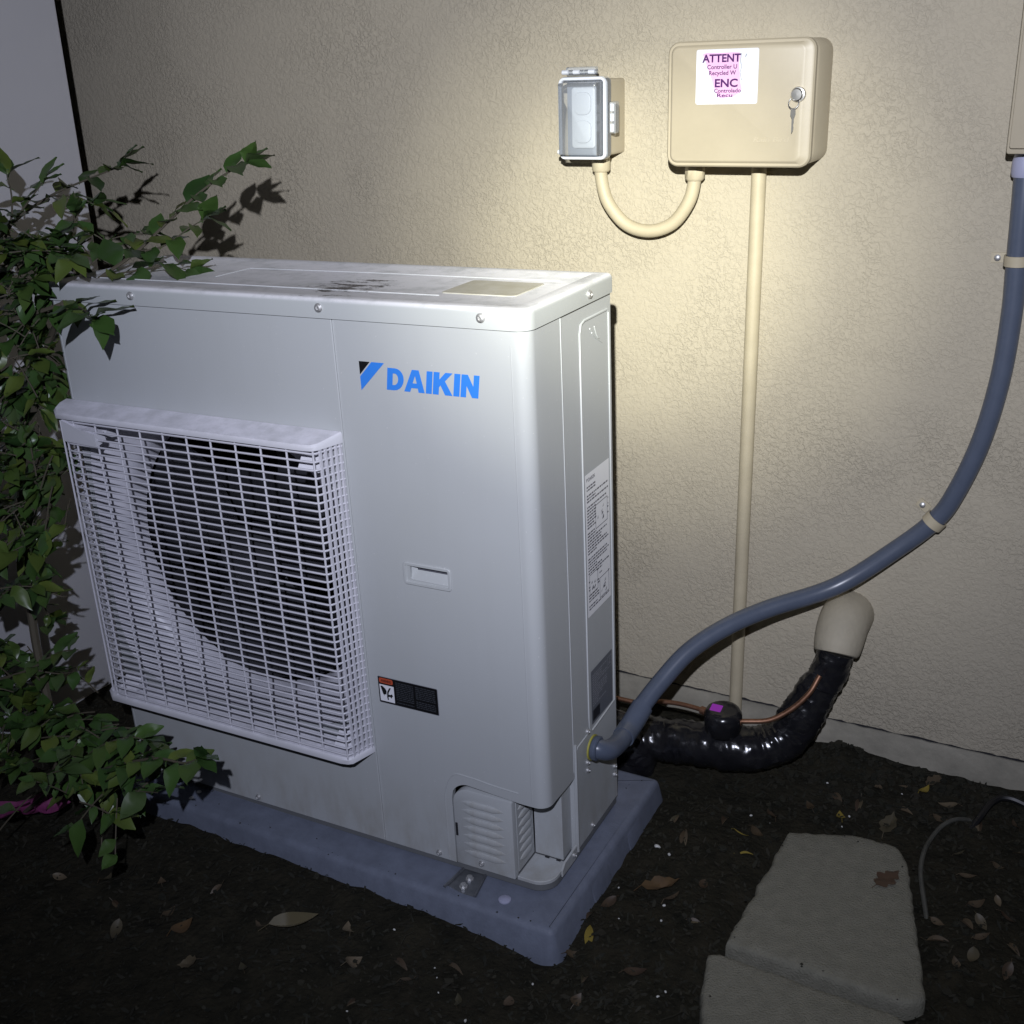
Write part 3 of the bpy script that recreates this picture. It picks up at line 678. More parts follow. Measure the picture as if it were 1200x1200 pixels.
ob = thing('outlet_box', 'small outlet box with a clear weatherproof cover on the wall', 'outlet box', (0, WY, 0))
m = MB(); m.prism(rrect(-.2345, 1.1500, -.1620, 1.2830, .006, 4), FW(0), 0, .070, .002, 2); m.build('back_box', 'beige', ob)
m = MB(); m.prism(rrect(-.2440, 1.1480, -.1590, 1.2850, .006, 4), FW(.0712), 0, .006, .001, 2); m.build('gasket_plate', 'socket_dark', ob)
sk = MB().prism(rrect(-.2330, 1.1640, -.1860, 1.2700, .006, 4), FW(.0774), 0, .005, .002, 2).build('receptacle', 'socket', ob)
for z in (1.2420, 1.1930):
    m = MB(); m.prism(rrect(-.2265, z-.0195, -.1930, z+.0195, .012, 5), FW(.0826), 0, .004, .0015, 2); f = m.build('socket_face', 'socket', sk)
# clear cover: rim, domed window, hinge lug on top, latch lug on the right
cx0, cx1, cz0, cz1 = -.2515, -.1560, 1.1445, 1.2885
CO = (cx0, cz0, cx1, cz1, .012); o = rrect(*CO, 6); m = MB()
m.rings([[FW(.078)(u, v, 0) for u, v in o], [FW(.094)(u, v, 0) for u, v in o], [FW(.096)(u, v, 0) for u, v in rin(*CO, .002, 6)], [FW(.096)(u, v, 0) for u, v in rin(*CO, .007, 6)], [FW(.099)(u, v, 0) for u, v in rin(*CO, .0085, 6)],
         [FW(.121)(u, v, 0) for u, v in rin(*CO, .0105, 6)], [FW(.1245)(u, v, 0) for u, v in rin(*CO, .015, 6)]], False, True)
cv = m.build('clear_cover', 'clear', ob)
m = MB(); m.rings([[FW(.0965)(u, v, 0) for u, v in rin(*CO, .0005, 6)], [FW(.1000)(u, v, 0) for u, v in rin(*CO, .0015, 6)], [FW(.1000)(u, v, 0) for u, v in rin(*CO, .0055, 6)], [FW(.0965)(u, v, 0) for u, v in rin(*CO, .0065, 6)]], False, False); m.build('cover_rim', 'rim', cv)
m = MB(); m.prism(rrect(-.2400, 1.2895, -.1800, 1.3050, .004, 3), FW(.080), 0, .012, .003, 2)
m.tube([(-.2440, -.0955, 1.2960), (-.1750, -.0955, 1.2960)], .0042, 8); m.build('hinge', 'clear', cv)
for x in (-.236, -.214, -.184): MB().tube([(x-.006, -.0995, 1.2960), (x+.006, -.0995, 1.2960)], .0038, 8).build('hinge_knuckle', 'rim', cv)
m = MB(); m.prism(rrect(-.1550, 1.1900, -.1420, 1.2450, .003, 3), FW(.074), 0, .016, .003, 2); m.build('latch', 'clear', cv)
for z in (1.2000, 1.2180, 1.2350): MB().tube([(-.1480, -.0915, z-.0065), (-.1480, -.0915, z+.0065)], .0038, 8).build('latch_knuckle', 'rim', cv)
m = MB(); m.tube([(-.257, -.0915, 1.158), (-.2525, -.0915, 1.158)], .004, 8); m.build('latch_pin', 'rim', cv)

def nut(path, r, mt, parent, name='connector', n=16):
    o = MB().tube(path, r, n).build(name, mt, parent); return o
uc = thing('looped_conduit', 'cream conduit looping down between the two wall boxes', 'conduit', (0, WY, 0))
pts = catmull([(-.1945,-.036,1.140), (-.1945,-.036,1.108), (-.1810,-.036,1.063), (-.1440,-.036,1.023), (-.0960,-.036,1.0115), (-.0500,-.036,1.027), (-.0190,-.036,1.067), (-.0085,-.036,1.108), (-.0085,-.036,1.130)], 10)
MB().tube(pts, .0122, 16).build('conduit', 'pvc', uc)
nut([(-.1945,-.036,1.1185), (-.1945,-.036,1.122), (-.1945,-.036,1.138), (-.1945,-.036,1.1495)], [.0150, .0175, .0175, .0160], 'pvc', uc)
nut([(-.0085,-.036,1.1050), (-.0085,-.036,1.109), (-.0085,-.036,1.126), (-.0085,-.036,1.1375)], [.0150, .0180, .0180, .0160], 'pvc', uc, n=8)
pp = thing('vertical_pipe', 'straight cream pipe running down the wall from the controller box', 'pipe', (.1045, WY-.0165, 0))
MB().tube([(0,0,-.06), (0,0,.3), (0,0,.8), (0,0,1.1360)], .0134, 18).build('pipe', 'pvc', pp)

eb = thing('electrical_box', 'beige electrical box at the top right with grey conduit below', 'electrical box', (0, WY, 0))
m = MB(); m.prism(rrect(.5180, 1.1570, .78, 1.62, .004, 3), FW(0), 0, .085, .003, 2); m.build('case', 'beige', eb)
m = MB(); m.prism(rrect(.5225, 1.1660, .775, 1.60, .004, 3), FW(.0858), 0, .008, .002, 2); m.build('cover', 'beige', eb)

fc = thing('flexible_conduit', 'thick blue grey conduit curving from the wall to the outdoor unit', 'conduit', (0,0,0))
pts = catmull([(.545,.668,1.132), (.5475,.668,1.07), (.5495,.672,.98), (.5515,.674,.90), (.5465,.674,.785), (.528,.674,.668), (.496,.674,.566), (.467,.672,.510), (.405,.660,.445), (.308,.625,.366), (.200,.550,.330), (.138,.492,.306), (.086,.432,.272), (.052,.375,.228), (.030,.320,.190), (.026,.285,.172)], 10)
MB().tube(pts, .0172, 18).build('conduit', 'conduit', fc)
nut([(.545,.668,1.118), (.545,.668,1.124), (.545,.668,1.142), (.545,.668,1.1555)], [.0195, .0215, .0215, .0180], 'lilac', fc)
nut(catmull([(.034,.326,.196), (.026,.285,.172), (.0255,.255,.168)], 4), .0205, 'conduit', fc, 'coupling')
el = catmull([(.0255,.262,.169), (.0260,.225,.170), (.0240,.192,.178), (.0130,.176,.186), (.0020,.174,.188)], 6)
nut(el, .0180, 'conduit', fc, 'elbow')
MB().lathe([(.021, 0), (.0225, .002), (.0225, .009), (.020, .011)], (.0035,.174,.188), (1,0,0), 16).build('lock_nut', 'conduit', fc)
MB().lathe([(.0235, 0), (.0235, .0030)], (.0002,.174,.188), (1,0,0), 20).build('washer', 'ring', fc)

def strap(lbl, c, d):
    """one-hole pipe strap round the conduit at c, conduit running along d"""
    t = thing('pipe_strap', lbl, 'pipe strap', c, 'straps that hold the grey conduit'); d = Vector(d).normalized(); n = Vector((0,-1,0)); n = (n-d*n.dot(d)).normalized(); s = d.cross(n)
    if s.x > 0: s = -s
    m = MB(); rr = []
    prof = [(s*(.0185*math.cos(R(a)))+n*(.0185*math.sin(R(a))), s*(.0208*math.cos(R(a)))+n*(.0208*math.sin(R(a)))) for a in range(-35, 216, 15)]
    for p, q in prof: rr.append([p-d*.0085, q-d*.0085, q+d*.0085, p+d*.0085])
    m.rings(rr); m.build('band', 'pvc', t)
    m = MB(); y = WY-c[1]-.0005
    a = s*.019; b = s*.043
    m.add([tuple(Vector((p.x, yy, p.z))) for yy in (y, y-.0025) for p in (a-d*.0085, b-d*.0085, b+d*.0085, a+d*.0085)], [(0,3,2,1),(4,5,6,7),(0,1,5,4),(1,2,6,5),(2,3,7,6),(3,0,4,7)]); m.build('tab', 'pvc', t, smooth=False)
    q = s*.033; MB().lathe([(.0055, 0), (.0055, .003), (.003, .005), (0, .0052)], (q.x, y-.0025, q.z), (0,-1,0), 10).build('screw', 'steel', t)
strap('cream pipe strap just below the electrical box connector', (.5495,.672,.985), (.002,.002,-.09))
strap('cream pipe strap where the grey conduit bends toward the unit', (.4655,.6717,.5075), (-.045,-.006,-.062))

# ================================================================ wrapped refrigerant lines
ws2 = thing('wall_sleeve', 'cream elbow sleeve poking from the wall above the wrapped pipes', 'pipe sleeve', (0,0,0))
pts = catmull([(.322,.725,.276), (.322,.690,.278), (.321,.656,.274), (.321,.627,.253), (.321,.613,.236), (.321,.609,.230)], 6)
MB().tube(pts, [.048+.004*math.sin(i/ (len(pts)-1)*2.6)-.011*(i/(len(pts)-1))**1.5 for i in range(len(pts))], 24).build('sleeve', 'sleeve', ws2)
rp = thing('wrapped_pipes', 'black wrapped refrigerant pipes with a bare copper line by the wall foot', 'pipes', (0,0,0))
def lumpy(pts, r, seed, amp=.12, n=30, per=14):
    """hand-wrapped bundle: creased film, overlapping turns of tape, a wandering radius"""
    P = catmull(pts, per); N = len(P); m = MB(); rs = [r[min(len(r)-1, i//per)]+(r[min(len(r)-1, i//per+1)]-r[min(len(r)-1, i//per)])*((i % per)/per) for i in range(N)]
    m.tube(P, 1.0, n); s = 0
    for i in range(N):
        if i: s += (P[i]-P[i-1]).length
        for k in range(n):
            v = Vector(m.v[i*n+k])-P[i]; a = 2*math.pi*k/n
            e = noise.noise((s*22+seed, v.y*1.4, v.z*1.4+seed))
            f = noise.noise((s*55+seed, v.y*3.2+v.x, v.z*3.2-seed)); crease = 1-min(1, abs(f)*4.5)
            turn = ((s/.055+a/(2*math.pi)) % 1.0)
            m.v[i*n+k] = tuple(P[i]+v*rs[i]*(1+amp*e+.085*crease-.035+.014*(turn if turn < .9 else (1-turn)*9)))
    return m
lumpy([(-.16,.47,-.02), (-.10,.485,-.015), (-.045,.497,.006), (.02,.503,.016), (.085,.507,.022), (.150,.520,.024), (.212,.545,.028), (.252,.566,.058), (.280,.581,.112), (.304,.592,.168)], [.036,.040,.049,.043,.044,.045,.044,.042,.038,.033], 2).build('wrapped_line', 'tape', rp)
lumpy([(.236,.570,.058), (.262,.580,.100), (.290,.593,.150), (.310,.600,.192), (.321,.610,.238)], [.028,.034,.037,.035,.034], 9, .10).build('wrapped_line', 'tape', rp)
lumpy([(-.12,.49,.030), (-.075,.475,.034), (-.040,.470,.010), (-.030,.468,-.03), (-.05,.46,-.06)], [.028,.034,.036,.034,.03], 14, .14).build('wrapped_line', 'tape', rp)
vb = MB(); vb.lathe([(.030, 0), (.036, .010), (.0375, .030), (.037, .042), (.033, .050), (.026, .0535), (0, .054)], (.136,.500,.070), (0,-.10,1), 24)
vbo = vb.build('valve_body', 'tape', rp)
m = MB(); m.poly([rrect(-.011, -.008, .011, .010, .001, 1)], lambda u, v, w: (.128+u+.15*v, .4755+v*.55-w, .1225+v*.55+.011), .0); m.build('marker_sticker', 'magenta', rp, smooth=False)
MB().tube(catmull([(-.11,.520,.075), (-.040,.518,.078), (-.018,.516,.090), (.030,.513,.100), (.075,.508,.103), (.100,.503,.103)], 6), .0049, 10).build('copper_line', 'copper', rp)
MB().tube(catmull([(.150,.495,.100), (.185,.502,.104), (.225,.512,.112), (.262,.526,.138), (.290,.540,.172), (.304,.558,.205)], 6), .0052, 10).build('copper_line', 'copper', rp)
for a, b in (((.158,.4955,.1003), (.172,.499,.1022)), ((.088,.5055,.103), (.099,.503,.103))): MB().tube([a, b], .0085, 10).build('flare_nut', 'copper', rp)

# ================================================================ on the ground
def paver(lbl, out, z):
    t = thing('paver', lbl, 'paving stone', (0,0,z)); n = []
    for i in range(len(out)):
        a = Vector(out[i-1] if i else out[-1]); b = Vector(out[i]); c = Vector(out[(i+1) % len(out)])
        p = b+(a-b).normalized()*min(.011, (a-b).length*.3); q = b+(c-b).normalized()*min(.011, (c-b).length*.3); n += [p, (p+q)*.25+b*.5, q]
    P = []
    for i in range(len(n)):
        a, b = n[i], n[(i+1) % len(n)]; k = max(1, int((b-a).length/.008))
        for j in range(k):
            p = a+(b-a)*j/k; h = noise.noise((p.x*30, p.y*30, z*50))*.004+noise.noise((p.x*110, p.y*110, 3))*.0022; P.append((p.x+h, p.y+h*.7))
    cx = sum(p[0] for p in P)/len(P); cy = sum(p[1] for p in P)/len(P)
    def shrink(d): return [(cx+(u-cx)*(1-d/math.hypot(u-cx, v-cy)), cy+(v-cy)*(1-d/math.hypot(u-cx, v-cy))) for u, v in P]
    f = lambda o, h, s=0: [(u, v, h+s*noise.noise((u*60, v*60, 9))) for u, v in o]
    m = MB(); rr = [f(P, -.06), f(P, -.012, .003), f(shrink(.002), -.0045, .004), f(shrink(.006), -.0012, .003), f(shrink(.012), 0, .001), f(shrink(.03), 0), f(shrink(.09), .0005)]
    m.rings(rr); m.build('stone', 'stone', t)
    return t
paver('rough concrete stepping stone with a wet brown leaf on it', [(.306,.380), (.415,.423), (.494,.423), (.520,.388), (.604,.064), (.578,.044), (.291,.050)], -.0300)
paver('concrete stepping stone cut off by the bottom edge of the photo', [(.270,.020), (.294,.028), (.578,.021), (.612,-.046), (.613,-.160), (.342,-.246)], -.0335)

tb = tag(MB().tube(catmull([(x, y, ground_z(x, y)+h) for x, y, h in ((.580,.262,-.02), (.566,.307,.004), (.545,.371,.014), (.539,.42,.018), (.542,.475,.018), (.557,.527,.014), (.582,.562,.008), (.622,.592,-.01))], 8), .0042, 8).build('drip_tube', 'hose'), 'thin grey drip tube arching over the soil beside the stepping stone', 'hose')
tag(MB().tube(catmull([(x, y, ground_z(x, y)+h) for x, y, h in ((.60,.55,-.01), (.616,.585,.008), (.632,.630,.014), (.660,.648,.012), (.72,.640,.006), (.80,.64,0))], 8), .0065, 8).build('cable', 'rubber'), 'black cable lying on the soil at the right foot of the wall', 'cable')

def leaf_mesh(name, L, Wd, curl, fold, lobed=False, mt='dry', nseg=8, petiole=True):
    m = MB(); rows = []
    for i in range(nseg+1):
        t = i/nseg; h = Wd*(math.sin(math.pi*t**.8)**.85)*(1-.12*t) if 0 < t < 1 else .0004
        if lobed: h *= .55+.55*abs(math.sin(t*math.pi*3.3+.3))
        z = curl*L*(t-.5)**2*2
        rows.append([(t*L-L/2, s*h, z+abs(s)*h*fold+(.15*h*math.sin(9*t+s*3) if lobed else 0)) for s in (-1, -.5, 0, .5, 1)])
    m.add([p for r in rows for p in r], [(i*5+j, i*5+j+1, (i+1)*5+j+1, (i+1)*5+j) for i in range(nseg) for j in range(4)])
    if petiole: m.tube([(-L/2-L*.22, 0, .001), (-L/2+.001, 0, curl*L*.5+.0004)], .0006, 4)
    o = m.build(name, mt); me = o.data; bpy.data.objects.remove(o); return me
LM = [leaf_mesh('dry_leaf', .040, .010, .35, .3), leaf_mesh('dry_leaf', .050, .0085, -.25, .5), leaf_mesh('dry_leaf', .034, .012, .5, .15), leaf_mesh('dry_leaf', .055, .017, .3, .4, True)]
def lay(name, me, x, y, label, cat, group=None, yaw=None, s=1, up=.002, tilt=.25, mt=None, z=None):
    if mt: me = me.copy(); me.materials.clear(); me.materials.append(M[mt])
    o = bpy.data.objects.new(name, me); COL.objects.link(o); tag(o, label, cat, group)
    o.location = (x, y, (ground_z(x, y) if z is None else z)+up); o.scale = (s, s, s)
    o.rotation_euler = (rnd.uniform(-tilt, tilt), rnd.uniform(-tilt, tilt), rnd.uniform(0, 6.28) if yaw is None else yaw); return o
lay('oak_leaf', LM[3], .142, .153, 'curled rust brown leaf on the soil between slab and stepping stone', 'leaf', yaw=.5, s=1.25, mt='rust', up=.010)
lay('leaf', LM[1], .071, .000, 'yellow leaf lying close to the front corner of the grey slab', 'leaf', yaw=1.9, s=.95, mt='yellow')
lay('leaf', LM[0], .176, -.050, 'pale tan leaf near the bottom edge left of the stepping stones', 'leaf', yaw=.45, s=.95)
lay('leaf', leaf_mesh('curled_leaf', .085, .022, .25, .55), -.388, -.211, 'large wet curled leaf glinting on the soil in front of the slab', 'leaf', yaw=.75, mt='wetleaf', up=.008, tilt=.1)
lay('leaf', LM[1], .247, .308, 'yellow leaf on the soil just left of the larger stepping stone', 'leaf', yaw=.4, s=.6, mt='yellow')
lay('twig', leaf_mesh('twig_strip', .040, .0022, .2, .6), .222, .362, 'thin straw coloured strip on the soil behind the stepping stones', 'twig', yaw=-.5, mt='yellow')
lay('leaf', leaf_mesh('stain_leaf', .060, .019, .05, .06, True, nseg=14), .497, .318, 'wet brown leaf flattened on the larger stepping stone', 'leaf', yaw=1.1, mt='umber', up=.0035, tilt=0, z=-.0300)
lay('leaf', LM[2], .508, .625, 'small yellow leaf by the foundation below the house wall', 'leaf', yaw=1, s=.8, mt='yellow')
lay('leaf', LM[0], .376, .497, 'yellowish leaf on the soil behind the larger stepping stone', 'leaf', yaw=1.9, s=.9, mt='yellow')
lay('leaf', LM[2], -.56, -.30, 'dull yellow leaf on the dark soil at the lower left', 'leaf', yaw=1.2, s=1.2, mt='rust')
lay('leaf', LM[1], .092, .352, 'grey curled leaf on the soil right of the slab', 'leaf', yaw=1.3, s=.7)
WL = 'small dry leaf fallen on the dark soil'; G = 'dry leaves fallen on the soil'
spots = [(.522,.658),(.659,.263),(.629,.293),(.705,.264),(.631,.186),(.674,.362),(.244,.376),(.068,.088),(.170,.142),(.589,.285),(.66,.30),(.64,.34),(.60,.24),(.69,.33),(.72,.42),(.62,.42),(.60,.48),(.66,.47),(.70,.52),(.56,.60),(.47,.62),(.42,.60),(.40,.54),(.35,.55),(.31,.50),(.46,.50),(.48,.56),(.65,.22),(.70,.20),(.74,.30),(.25,.45),(.18,.40),(.13,.30),(.05,.05),(.06,-.05),(.10,-.08),(.22,.10),(.20,.20),(-.10,-.16),(-.18,-.20),(-.25,-.24),(-.14,-.22),(-.30,-.17),(-.45,-.24),(-.62,-.27),(-.68,-.22),(-.72,-.30),(-.66,-.35),(-.50,-.36),(-.78,-.26),(-.82,-.22),(-.86,-.30),(-.05,-.22),(.02,-.19),(.12,-.14),(-.40,-.33),(-.57,-.20),(-.20,-.30),(.55,.56),(.62,.57),(.67,.59)]
for x, y in spots:
    WL = ('small dry leaf on the soil near the grey drip tube' if x > .52 else 'small dry leaf on the soil between the house wall and the stepping stones' if y > .4 else
          'small dry leaf on the soil between the slab and the stepping stones' if x > .03 else 'small dry leaf on the dark soil in front of the slab')
    lay('leaf', LM[rnd.choice((0, 1, 2, 0, 1, 2, 3))], x+rnd.uniform(-.006, .006), y+rnd.uniform(-.006, .006), WL, 'leaf', G, s=rnd.uniform(.55, 1.05), tilt=.45)
# bits of pale litter
def crumb(x, y, label, s, group=None):
    m = MB(); m.lathe([(0, 0), (.004, .001), (.005, .004), (.003, .007), (0, .008)], (0,0,0), (0,0,1), 7)
    m.v = [(a*s*(1+.5*noise.noise((a*300, b*300, x*50))), b*s*.7, c*s*.7) for a, b, c in m.v]
    o = m.build('debris', 'paleb'); tag(o, label, 'debris', group); o.location = (x, y, ground_z(x, y)); o.rotation_euler = (0, 0, rnd.uniform(0, 6)); return o
crumb(.091, .262, 'largest white crumb on the soil right of the slab', 1.3)
crumb(.120, .250, 'small white crumb near the largest one right of the slab', .8)
for x, y in ((-.23,-.14), (-.125,-.18), (-.108,-.20), (-.09,-.225), (.10,.06), (.07,.13), (.33,.58), (.36,.53), (.39,.51), (.385,.47), (.40,.44), (.22,.43), (.26,.42), (.16,.12), (.17,.08), (.47,.60), (.03,-.13), (-.02,-.26), (.235,-.07), (.228,-.085), (-.20,-.32)):
    crumb(x, y, 'tiny pale crumb scattered on the dark soil', rnd.uniform(.35, .75), 'pale crumbs on the soil')
m = MB(); p0 = [(.190,.135), (.205,.128), (.216,.116), (.213,.100), (.222,.085)]
m.tube(catmull([(x, y, ground_z(x, y)+.006) for x, y in p0], 5), [.003+.002*math.sin(i*1.7) for i in range(21)], 6); tag(m.build('debris', 'chips'), 'fluffy grey scrap on the soil touching the stepping stone edge', 'debris')
# pink blossom and petals under the shrub
bl = thing('pink_flower', 'fallen pink papery blossom on the soil at the left edge', 'flower', (-1.078, -.205, ground_z(-1.078, -.205)+.012))
pm = leaf_mesh('petal', .075, .024, .3, .35, petiole=False, mt='petal')
for k, (a, b, c, d) in enumerate(((0,.012,.012,.5), (.028,.015,.008,.2), (-.026,-.016,.010,1.1), (.050,.035,.018,.9))):
    o = bpy.data.objects.new('petal', pm); COL.objects.link(o); o.parent = bl; o.location = (a, b, c); o.rotation_euler = (.3*k-.3, -.3+.2*k, d)
lay('petal', leaf_mesh('petal', .034, .014, .3, .2, petiole=False, mt='petal'), -1.258, .242, 'single magenta petal on the soil beside the unit, by the fence foot', 'petal', yaw=.4, up=.008)

# loose mulch: nobody could count it
def mulch():
    m = MB(); r2 = random.Random(11)
    def chip(x, y, s):
        z = ground_z(x, y)+r2.uniform(0, .0035); a = r2.uniform(0, 6.28); l = s*r2.uniform(.6, 1.7); wd = s*r2.uniform(.25, .6); ca, sa = math.cos(a), math.sin(a); t1 = r2.uniform(-.5, .5); t2 = r2.uniform(-.5, .5)
        P = [(-l, -wd*.4), (-.2*l, -wd), (l, -wd*.3), (.7*l, wd*.8), (-.5*l, wd)]
        m.add([(x+u*ca-v*sa, y+u*sa+v*ca, z+u*t1+v*t2+.001) for u, v in P], [(0,1,2,3,4)])
    def ok(x, y): return not (-.945 < x < .045 and -.075 < y < .42)
    n = 0
    while n < 13000:
        q = r2.random()
        if q < .45: x = r2.uniform(.05, .95); y = r2.uniform(-.25, .69)
        elif q < .80: x = r2.uniform(-1.1, .3); y = r2.uniform(-.62, -.03)
        else: x = r2.uniform(-1.3, -.9); y = r2.uniform(-.4, .55)
        if ok(x, y): chip(x, y, r2.choice((.002, .003, .004, .004, .006))); n += 1
    for _ in range(1500):                                                   # clods and crumbs of earth, thickest below the wall
        if r2.random() < .6: x = r2.uniform(.2, .9); y = .69-abs(r2.gauss(0, .10))
        else: x = r2.uniform(-1.0, .9); y = r2.uniform(-.4, .5)
        if not ok(x, y): continue
        s = r2.choice((.003, .004, .006, .009)); z = ground_z(x, y)
        P = [Vector((math.cos(a)*math.cos(e), math.sin(a)*math.cos(e), .75*math.sin(e)))*s*r2.uniform(.6, 1.25) for e in (-.6, .6) for a in (0, 1.05, 2.1, 3.14, 4.2, 5.25)]
        m.add([(x+p.x, y+p.y, z+p.z) for p in P], [(0,1,7,6),(1,2,8,7),(2,3,9,8),(3,4,10,9),(4,5,11,10),(5,0,6,11),(6,7,8,9,10,11)])
    for _ in range(260):                                                    # bits of twig and stalk
        x = r2.uniform(-1.0, .9); y = r2.uniform(-.45, .68)
        if not ok(x, y): continue
        a = r2.uniform(0, 6.28); l = r2.uniform(.012, .045); z = ground_z(x, y)+.003
        m.tube([(x, y, z), (x+l*.5*math.cos(a), y+l*.5*math.sin(a), z+r2.uniform(0, .006)), (x+l*math.cos(a+.3), y+l*math.sin(a+.3), z+r2.uniform(-.003, .006))], r2.uniform(.0006, .0014), 4, False)
    for (ax, ay), (bx, by) in (((.292,.052),(.306,.380)), ((.306,.380),(.494,.423)), ((.520,.388),(.604,.064)), ((.291,.05),(.578,.044)), ((.275,.03),(.34,-.22))):
        for _ in range(4):                                                 # grit spilt on the paver edges
            q = r2.random(); x = ax+(bx-ax)*q+r2.gauss(0, .008); y = ay+(by-ay)*q+r2.gauss(0, .008); s = r2.choice((.0015, .002, .003)); z = -.0285
            m.add([(x-s,y-s*.4,z),(x+s*.5,y-s,z),(x+s,y+s*.5,z),(x-s*.3,y+s,z),(x,y,z+s)], [(0,1,4),(1,2,4),(2,3,4),(3,0,4)])
    for _ in range(70):                                                    # crumbs that fell on the slab
        x = r2.uniform(-.92, .03); y = r2.choice((-.067+abs(r2.gauss(0, .018)), .40-abs(r2.gauss(0, .03)))); s = r2.choice((.001, .0014, .002)); z = -.0150
        m.add([(x-s,y-s*.4,z),(x+s*.5,y-s,z),(x+s,y+s*.5,z),(x-s*.3,y+s,z),(x,y,z+s)], [(0,1,4),(1,2,4),(2,3,4),(3,0,4)])
    o = m.build('mulch', 'chips', smooth=False); o['kind'] = 'stuff'; o['label'] = 'dark crumbly mulch over the soil'; return o
mulch()

# ================================================================ the shrub
BR={
 'A':[(-1.097, -0.05, 0.902), (-0.911, -0.02, 0.953), (-0.888, 0.05, 0.987), (-0.865, 0.12, 1.022), (-0.832, 0.17, 1.067), (-0.781, 0.2, 1.113), (-0.738, 0.23, 1.146), (-0.692, 0.24, 1.166)],
 'A2':[(-0.888, 0.05, 0.987), (-0.82, 0.07, 0.999), (-0.777, 0.1, 1.005), (-0.744, 0.12, 0.994)],
 'A3':[(-0.911, -0.02, 0.953), (-0.836, -0.05, 0.955), (-0.772, -0.08, 0.946)],
 'A4':[(-0.865, 0.12, 1.022), (-0.821, 0.14, 1.03), (-0.779, 0.17, 1.06), (-0.753, 0.18, 1.074)],
 'B':[(-1.189, 0.05, 1.012), (-1.164, 0.12, 1.07), (-1.13, 0.18, 1.108), (-1.076, 0.22, 1.133), (-1.012, 0.25, 1.156)],
 'B2':[(-1.13, 0.18, 1.108), (-1.061, 0.18, 1.106), (-1.041, 0.2, 1.092)],
 'C':[(-1.137, 0.0, 0.976), (-1.08, 0.03, 1.066), (-1.081, 0.05, 1.116), (-1.094, 0.06, 1.159)],
 'C2':[(-1.08, 0.03, 1.066), (-1.034, 0.05, 1.117), (-1.017, 0.07, 1.144)],
 'D':[(-1.097, -0.2, -0.063), (-0.915, -0.22, 0.085), (-0.74, -0.24, 0.186), (-0.617, -0.25, 0.245), (-0.548, -0.25, 0.256), (-0.513, -0.25, 0.274)],
 'D2':[(-0.74, -0.24, 0.186), (-0.694, -0.25, 0.162), (-0.61, -0.26, 0.185)],
 'D3':[(-0.915, -0.22, 0.085), (-0.801, -0.22, 0.192), (-0.706, -0.22, 0.245), (-0.655, -0.22, 0.25)],
 'E':[(-1.045, -0.15, 0.656), (-0.952, -0.12, 0.723), (-0.881, -0.1, 0.757), (-0.836, -0.1, 0.769)],
 'F':[(-1.121, -0.15, 0.404), (-1.008, -0.12, 0.43), (-0.956, -0.1, 0.414), (-0.904, -0.1, 0.442)],
 'G':[(-1.154, -0.15, 0.21), (-1.071, -0.12, 0.243), (-0.999, -0.1, 0.287), (-0.906, -0.1, 0.314)],
 'G2':[(-1.071, -0.12, 0.243), (-1.012, -0.1, 0.237), (-0.935, -0.1, 0.265)],
 'H':[(-1.036, -0.12, 0.126), (-1.063, -0.1, 0.206), (-1.089, -0.08, 0.305), (-1.108, -0.05, 0.455), (-1.104, -0.02, 0.639), (-1.059, 0.0, 0.806)],
 'I':[(-1.059, 0.0, 0.806), (-1.007, 0.02, 0.878), (-0.911, -0.02, 0.953)],
 'J':[(-1.036, -0.12, 0.126), (-1.053, -0.12, 0.022)],
}
CL=[
  (-1.027, 0.05, 1.019, 0.099, 0.053) ,
  (-1.056, 0.0, 0.98, 0.089, 0.061) ,
  (-0.973, 0.08, 1.017, 0.065, 0.046) ,
  (-1.028, -0.02, 0.877, 0.089, 0.079) ,
  (-1.032, -0.05, 0.773, 0.08, 0.065) ,
  (-0.99, -0.08, 0.673, 0.09, 0.083) ,
  (-1.039, -0.1, 0.573, 0.094, 0.078) ,
  (-0.945, -0.1, 0.588, 0.079, 0.077) ,
  (-0.921, -0.06, 0.643, 0.034, 0.05) ,
  (-1.065, -0.12, 0.437, 0.073, 0.074) ,
  (-1.109, -0.1, 0.234, 0.09, 0.081) ,
  (-1.02, -0.15, 0.167, 0.111, 0.071) ,
  (-1.06, -0.2, 0.069, 0.102, 0.084) ,
  (-0.86, -0.22, 0.17, 0.08, 0.045) ,
  (-0.72, -0.24, 0.183, 0.086, 0.047) ,
  (-0.863, -0.18, 0.207, 0.08, 0.048) ,
  (-1.132, -0.15, 0.158, 0.079, 0.103) ,
]

